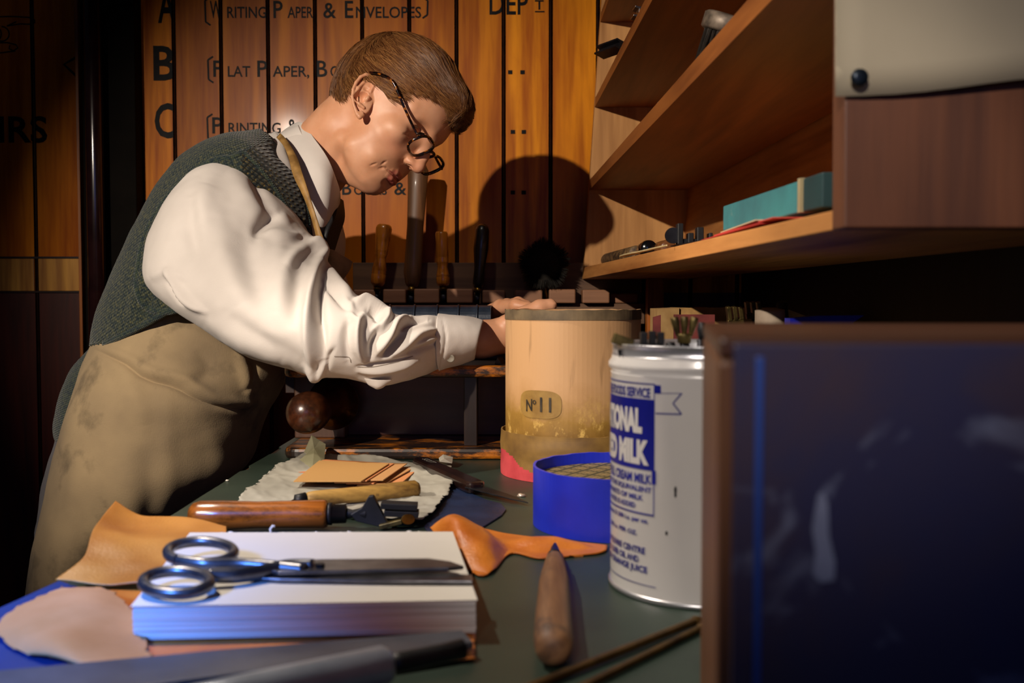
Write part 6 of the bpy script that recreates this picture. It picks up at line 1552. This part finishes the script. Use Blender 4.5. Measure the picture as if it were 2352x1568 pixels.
# apron ------------------------------------------------------------------
ap_st = [(292, 690, 600, 660, 1.49, .135), (256, 745, 620, 710, 1.49, .155), (235, 792, 650, 775, 1.485, .160), (214, 840, 655, 850, 1.475, .165), (200, 890, 632, 905, 1.465, .172), (182, 945, 606, 948, 1.46, .172), (164, 1005, 585, 1000, 1.455, .172), (148, 1075, 565, 1062, 1.45, .172), (134, 1150, 500, 1125, 1.45, .17),
         (120, 1230, 430, 1180, 1.45, .168), (108, 1320, 395, 1260, 1.45, .168), (100, 1420, 385, 1360, 1.45, .168), (92, 1700, 380, 1650, 1.45, .17), (90, 1900, 385, 1880, 1.45, .175)]
apron, av = loft('apron', ap_st, 220, 150, M_khaki, person, phis=(172, 400), cap=False, noise_amp=.0014, noise_scale=16, thick=.002, folds=[
    ([(225, 806), (290, 838), (330, 868), (400, 888), (450, 915), (520, 938), (600, 944)], 7, -.006), ([(232, 796), (300, 822), (345, 852), (420, 872), (500, 915), (590, 925)], 12, .006),
    ([(300, 800), (380, 830), (460, 880)], 26, .004), ([(420, 760), (500, 790), (560, 840)], 20, .006), ([(450, 800), (480, 850), (440, 880)], 20, -.004), ([(540, 800), (560, 860), (570, 920)], 12, .006), ([(590, 810), (580, 870), (556, 900)], 6, -.004),
    ([(250, 830), (300, 880), (330, 980)], 24, .004), ([(300, 1020), (300, 1200), (290, 1500)], 30, .003), ([(340, 1040), (345, 1200), (340, 1500)], 26, -.003), ([(385, 900), (385, 1100), (380, 1500)], 26, .003), ([(180, 1040), (170, 1160), (160, 1280)], 20, .003),
    ([(480, 980), (500, 1060), (470, 1130)], 26, .003)])
# trousers and shoes
M_trouser = cloth('grey trouser cloth', '#5c5a5e', '#6c6a6e', 900, .2, .9)
tr1, _ = loft('trousers', [(180, 900, 430, 900, 1.53, .11), (160, 960, 430, 980, 1.53, .12), (146, 1010, 400, 1030, 1.53, .12), (122, 1090, 380, 1110, 1.53, .12), (108, 1180, 370, 1200, 1.52, .12), (99, 1280, 360, 1300, 1.52, .12), (94, 1380, 350, 1400, 1.52, .12), (96, 1700, 330, 1700, 1.52, .12), (110, 2200, 300, 2200, 1.52, .115)], 70, 60, M_trouser, person, noise_amp=.002)
for d in (1.44, 1.58):
    c = W(190, 2290, d); c[2] = 0
    v, f = blob_vf((c[0] + .07, d, .045), (.14, .048, .044), 3, .05, 12, 24); v = [(x, y, max(z, .001)) for x, y, z in v]
    MB().add(v, f, smooth=True).build('shoe', plain('dark leather shoe', '#120c09', rough=.3), person)
# ================================================================= EYEGLASSES
gl = empty('eyeglasses', hw(np.array([9.5, 0, 0])), 'tortoiseshell half frame reading glasses low on the bent nose', 'glasses')
M_tort = NT('tortoiseshell'); n1 = M_tort.n('ShaderNodeTexNoise', i_Scale=160, i_Detail=3); M_tort.l(M_tort.coord(), n1.inputs['Vector'])
M_tort.l(M_tort.ramp(n1.outputs[0], [(.45, hexc('#0a0504')), (.56, hexc('#3a1206')), (.66, hexc('#a8641a'))]), M_tort.b.inputs['Base Color']); M_tort.b.inputs['Roughness'].default_value = .15; M_tort.b.inputs['Coat Weight'].default_value = .5
M_lens = NT('clear lens'); M_lens.b.inputs['Transmission Weight'].default_value = 1; M_lens.b.inputs['Roughness'].default_value = 0; M_lens.b.inputs['IOR'].default_value = 1.08; M_lens.b.inputs['Base Color'].default_value = (.86, .84, .85, 1)
lc = [loc(966, 335, 3.3), loc(990, 379, -3.25)]; lu = np.array([0, 1, 0.0]); lc = [np.array(c) for c in lc]
lv = np.array([.50, 0, .866])       # lens 'up'
ln_ = np.cross(lu, lv)
def lens_outline(c, sc=1.0, s=1):
    out = []
    for t in np.linspace(0, 2 * math.pi, 41)[:-1]:
        x = np.sign(math.cos(t)) * abs(math.cos(t)) ** .72; y = np.sign(math.sin(t)) * abs(math.sin(t)) ** .72
        out.append(c + lu * 2.35 * sc * x + lv * 1.72 * sc * y * (1 - .06 * x * s))
    return out
for c in lc:
    MB().add(*tube_vf([hw(p) for p in lens_outline(c)], .0021, 10, True, 1.0), smooth=True).build('frame', M_tort.m, gl)
    p0 = [hw(p) for p in lens_outline(c, .97)]; MB().add(*prism_vf(p0, hw(ln_ * .12) - hw(ln_ * 0))).build('lens', M_lens.m, gl)
mid = (lc[0] + lc[1]) / 2
br_ = [lc[0] - lu * 2.2 + lv * .5, mid + lu * .35 + lv * 1.0 + np.array([.25, 0, 0]), mid - lu * .35 + lv * 1.0 + np.array([.25, 0, 0]), lc[1] + lu * 2.2 + lv * .5]
MB().add(*tube_vf(catmull([hw(p) for p in br_], 14), .0018, 10), smooth=True).build('bridge', M_tort.m, gl)
for s, c in ((1, lc[0]), (-1, lc[1])):
    h0 = c + lu * 2.35 * s + lv * 1.15
    e_ = loc(873, 170, 8.5) if s == 1 else np.array([loc(873, 170, 7.4)[0], -7.4, loc(873, 170, 7.4)[2]])
    m1 = loc(901, 187, 8.5) if s == 1 else np.array([loc(900, 180, 7.55)[0], -7.5, loc(900, 180, 7.55)[2]])
    hh_ = loc(955, 303, 5.4) if s == 1 else h0 + lu * -.6
    P = [h0, (h0 + hh_) / 2 if s == 1 else h0 - np.array([.6, 0, 0]), hh_, (hh_ * .5 + m1 * .5) + lu * .35 * s, m1, e_, e_ + np.array([-1.6, -.2 * s, -.6])]
    if s == -1: P = [h0, h0 + np.array([-.6, -.3, .2]), m1 * .5 + h0 * .5 - lu * .3, m1, e_, e_ + np.array([-1.6, .2, -.6])]
    pts_ = catmull([hw(p) for p in P], 40); MB().add(*tube_vf(pts_, list(np.interp(np.linspace(0, 1, 40), [0, .3, 1], [.0020, .0017, .0012])), 8, flat=1.3), smooth=True).build('temple', M_tort.m, gl)
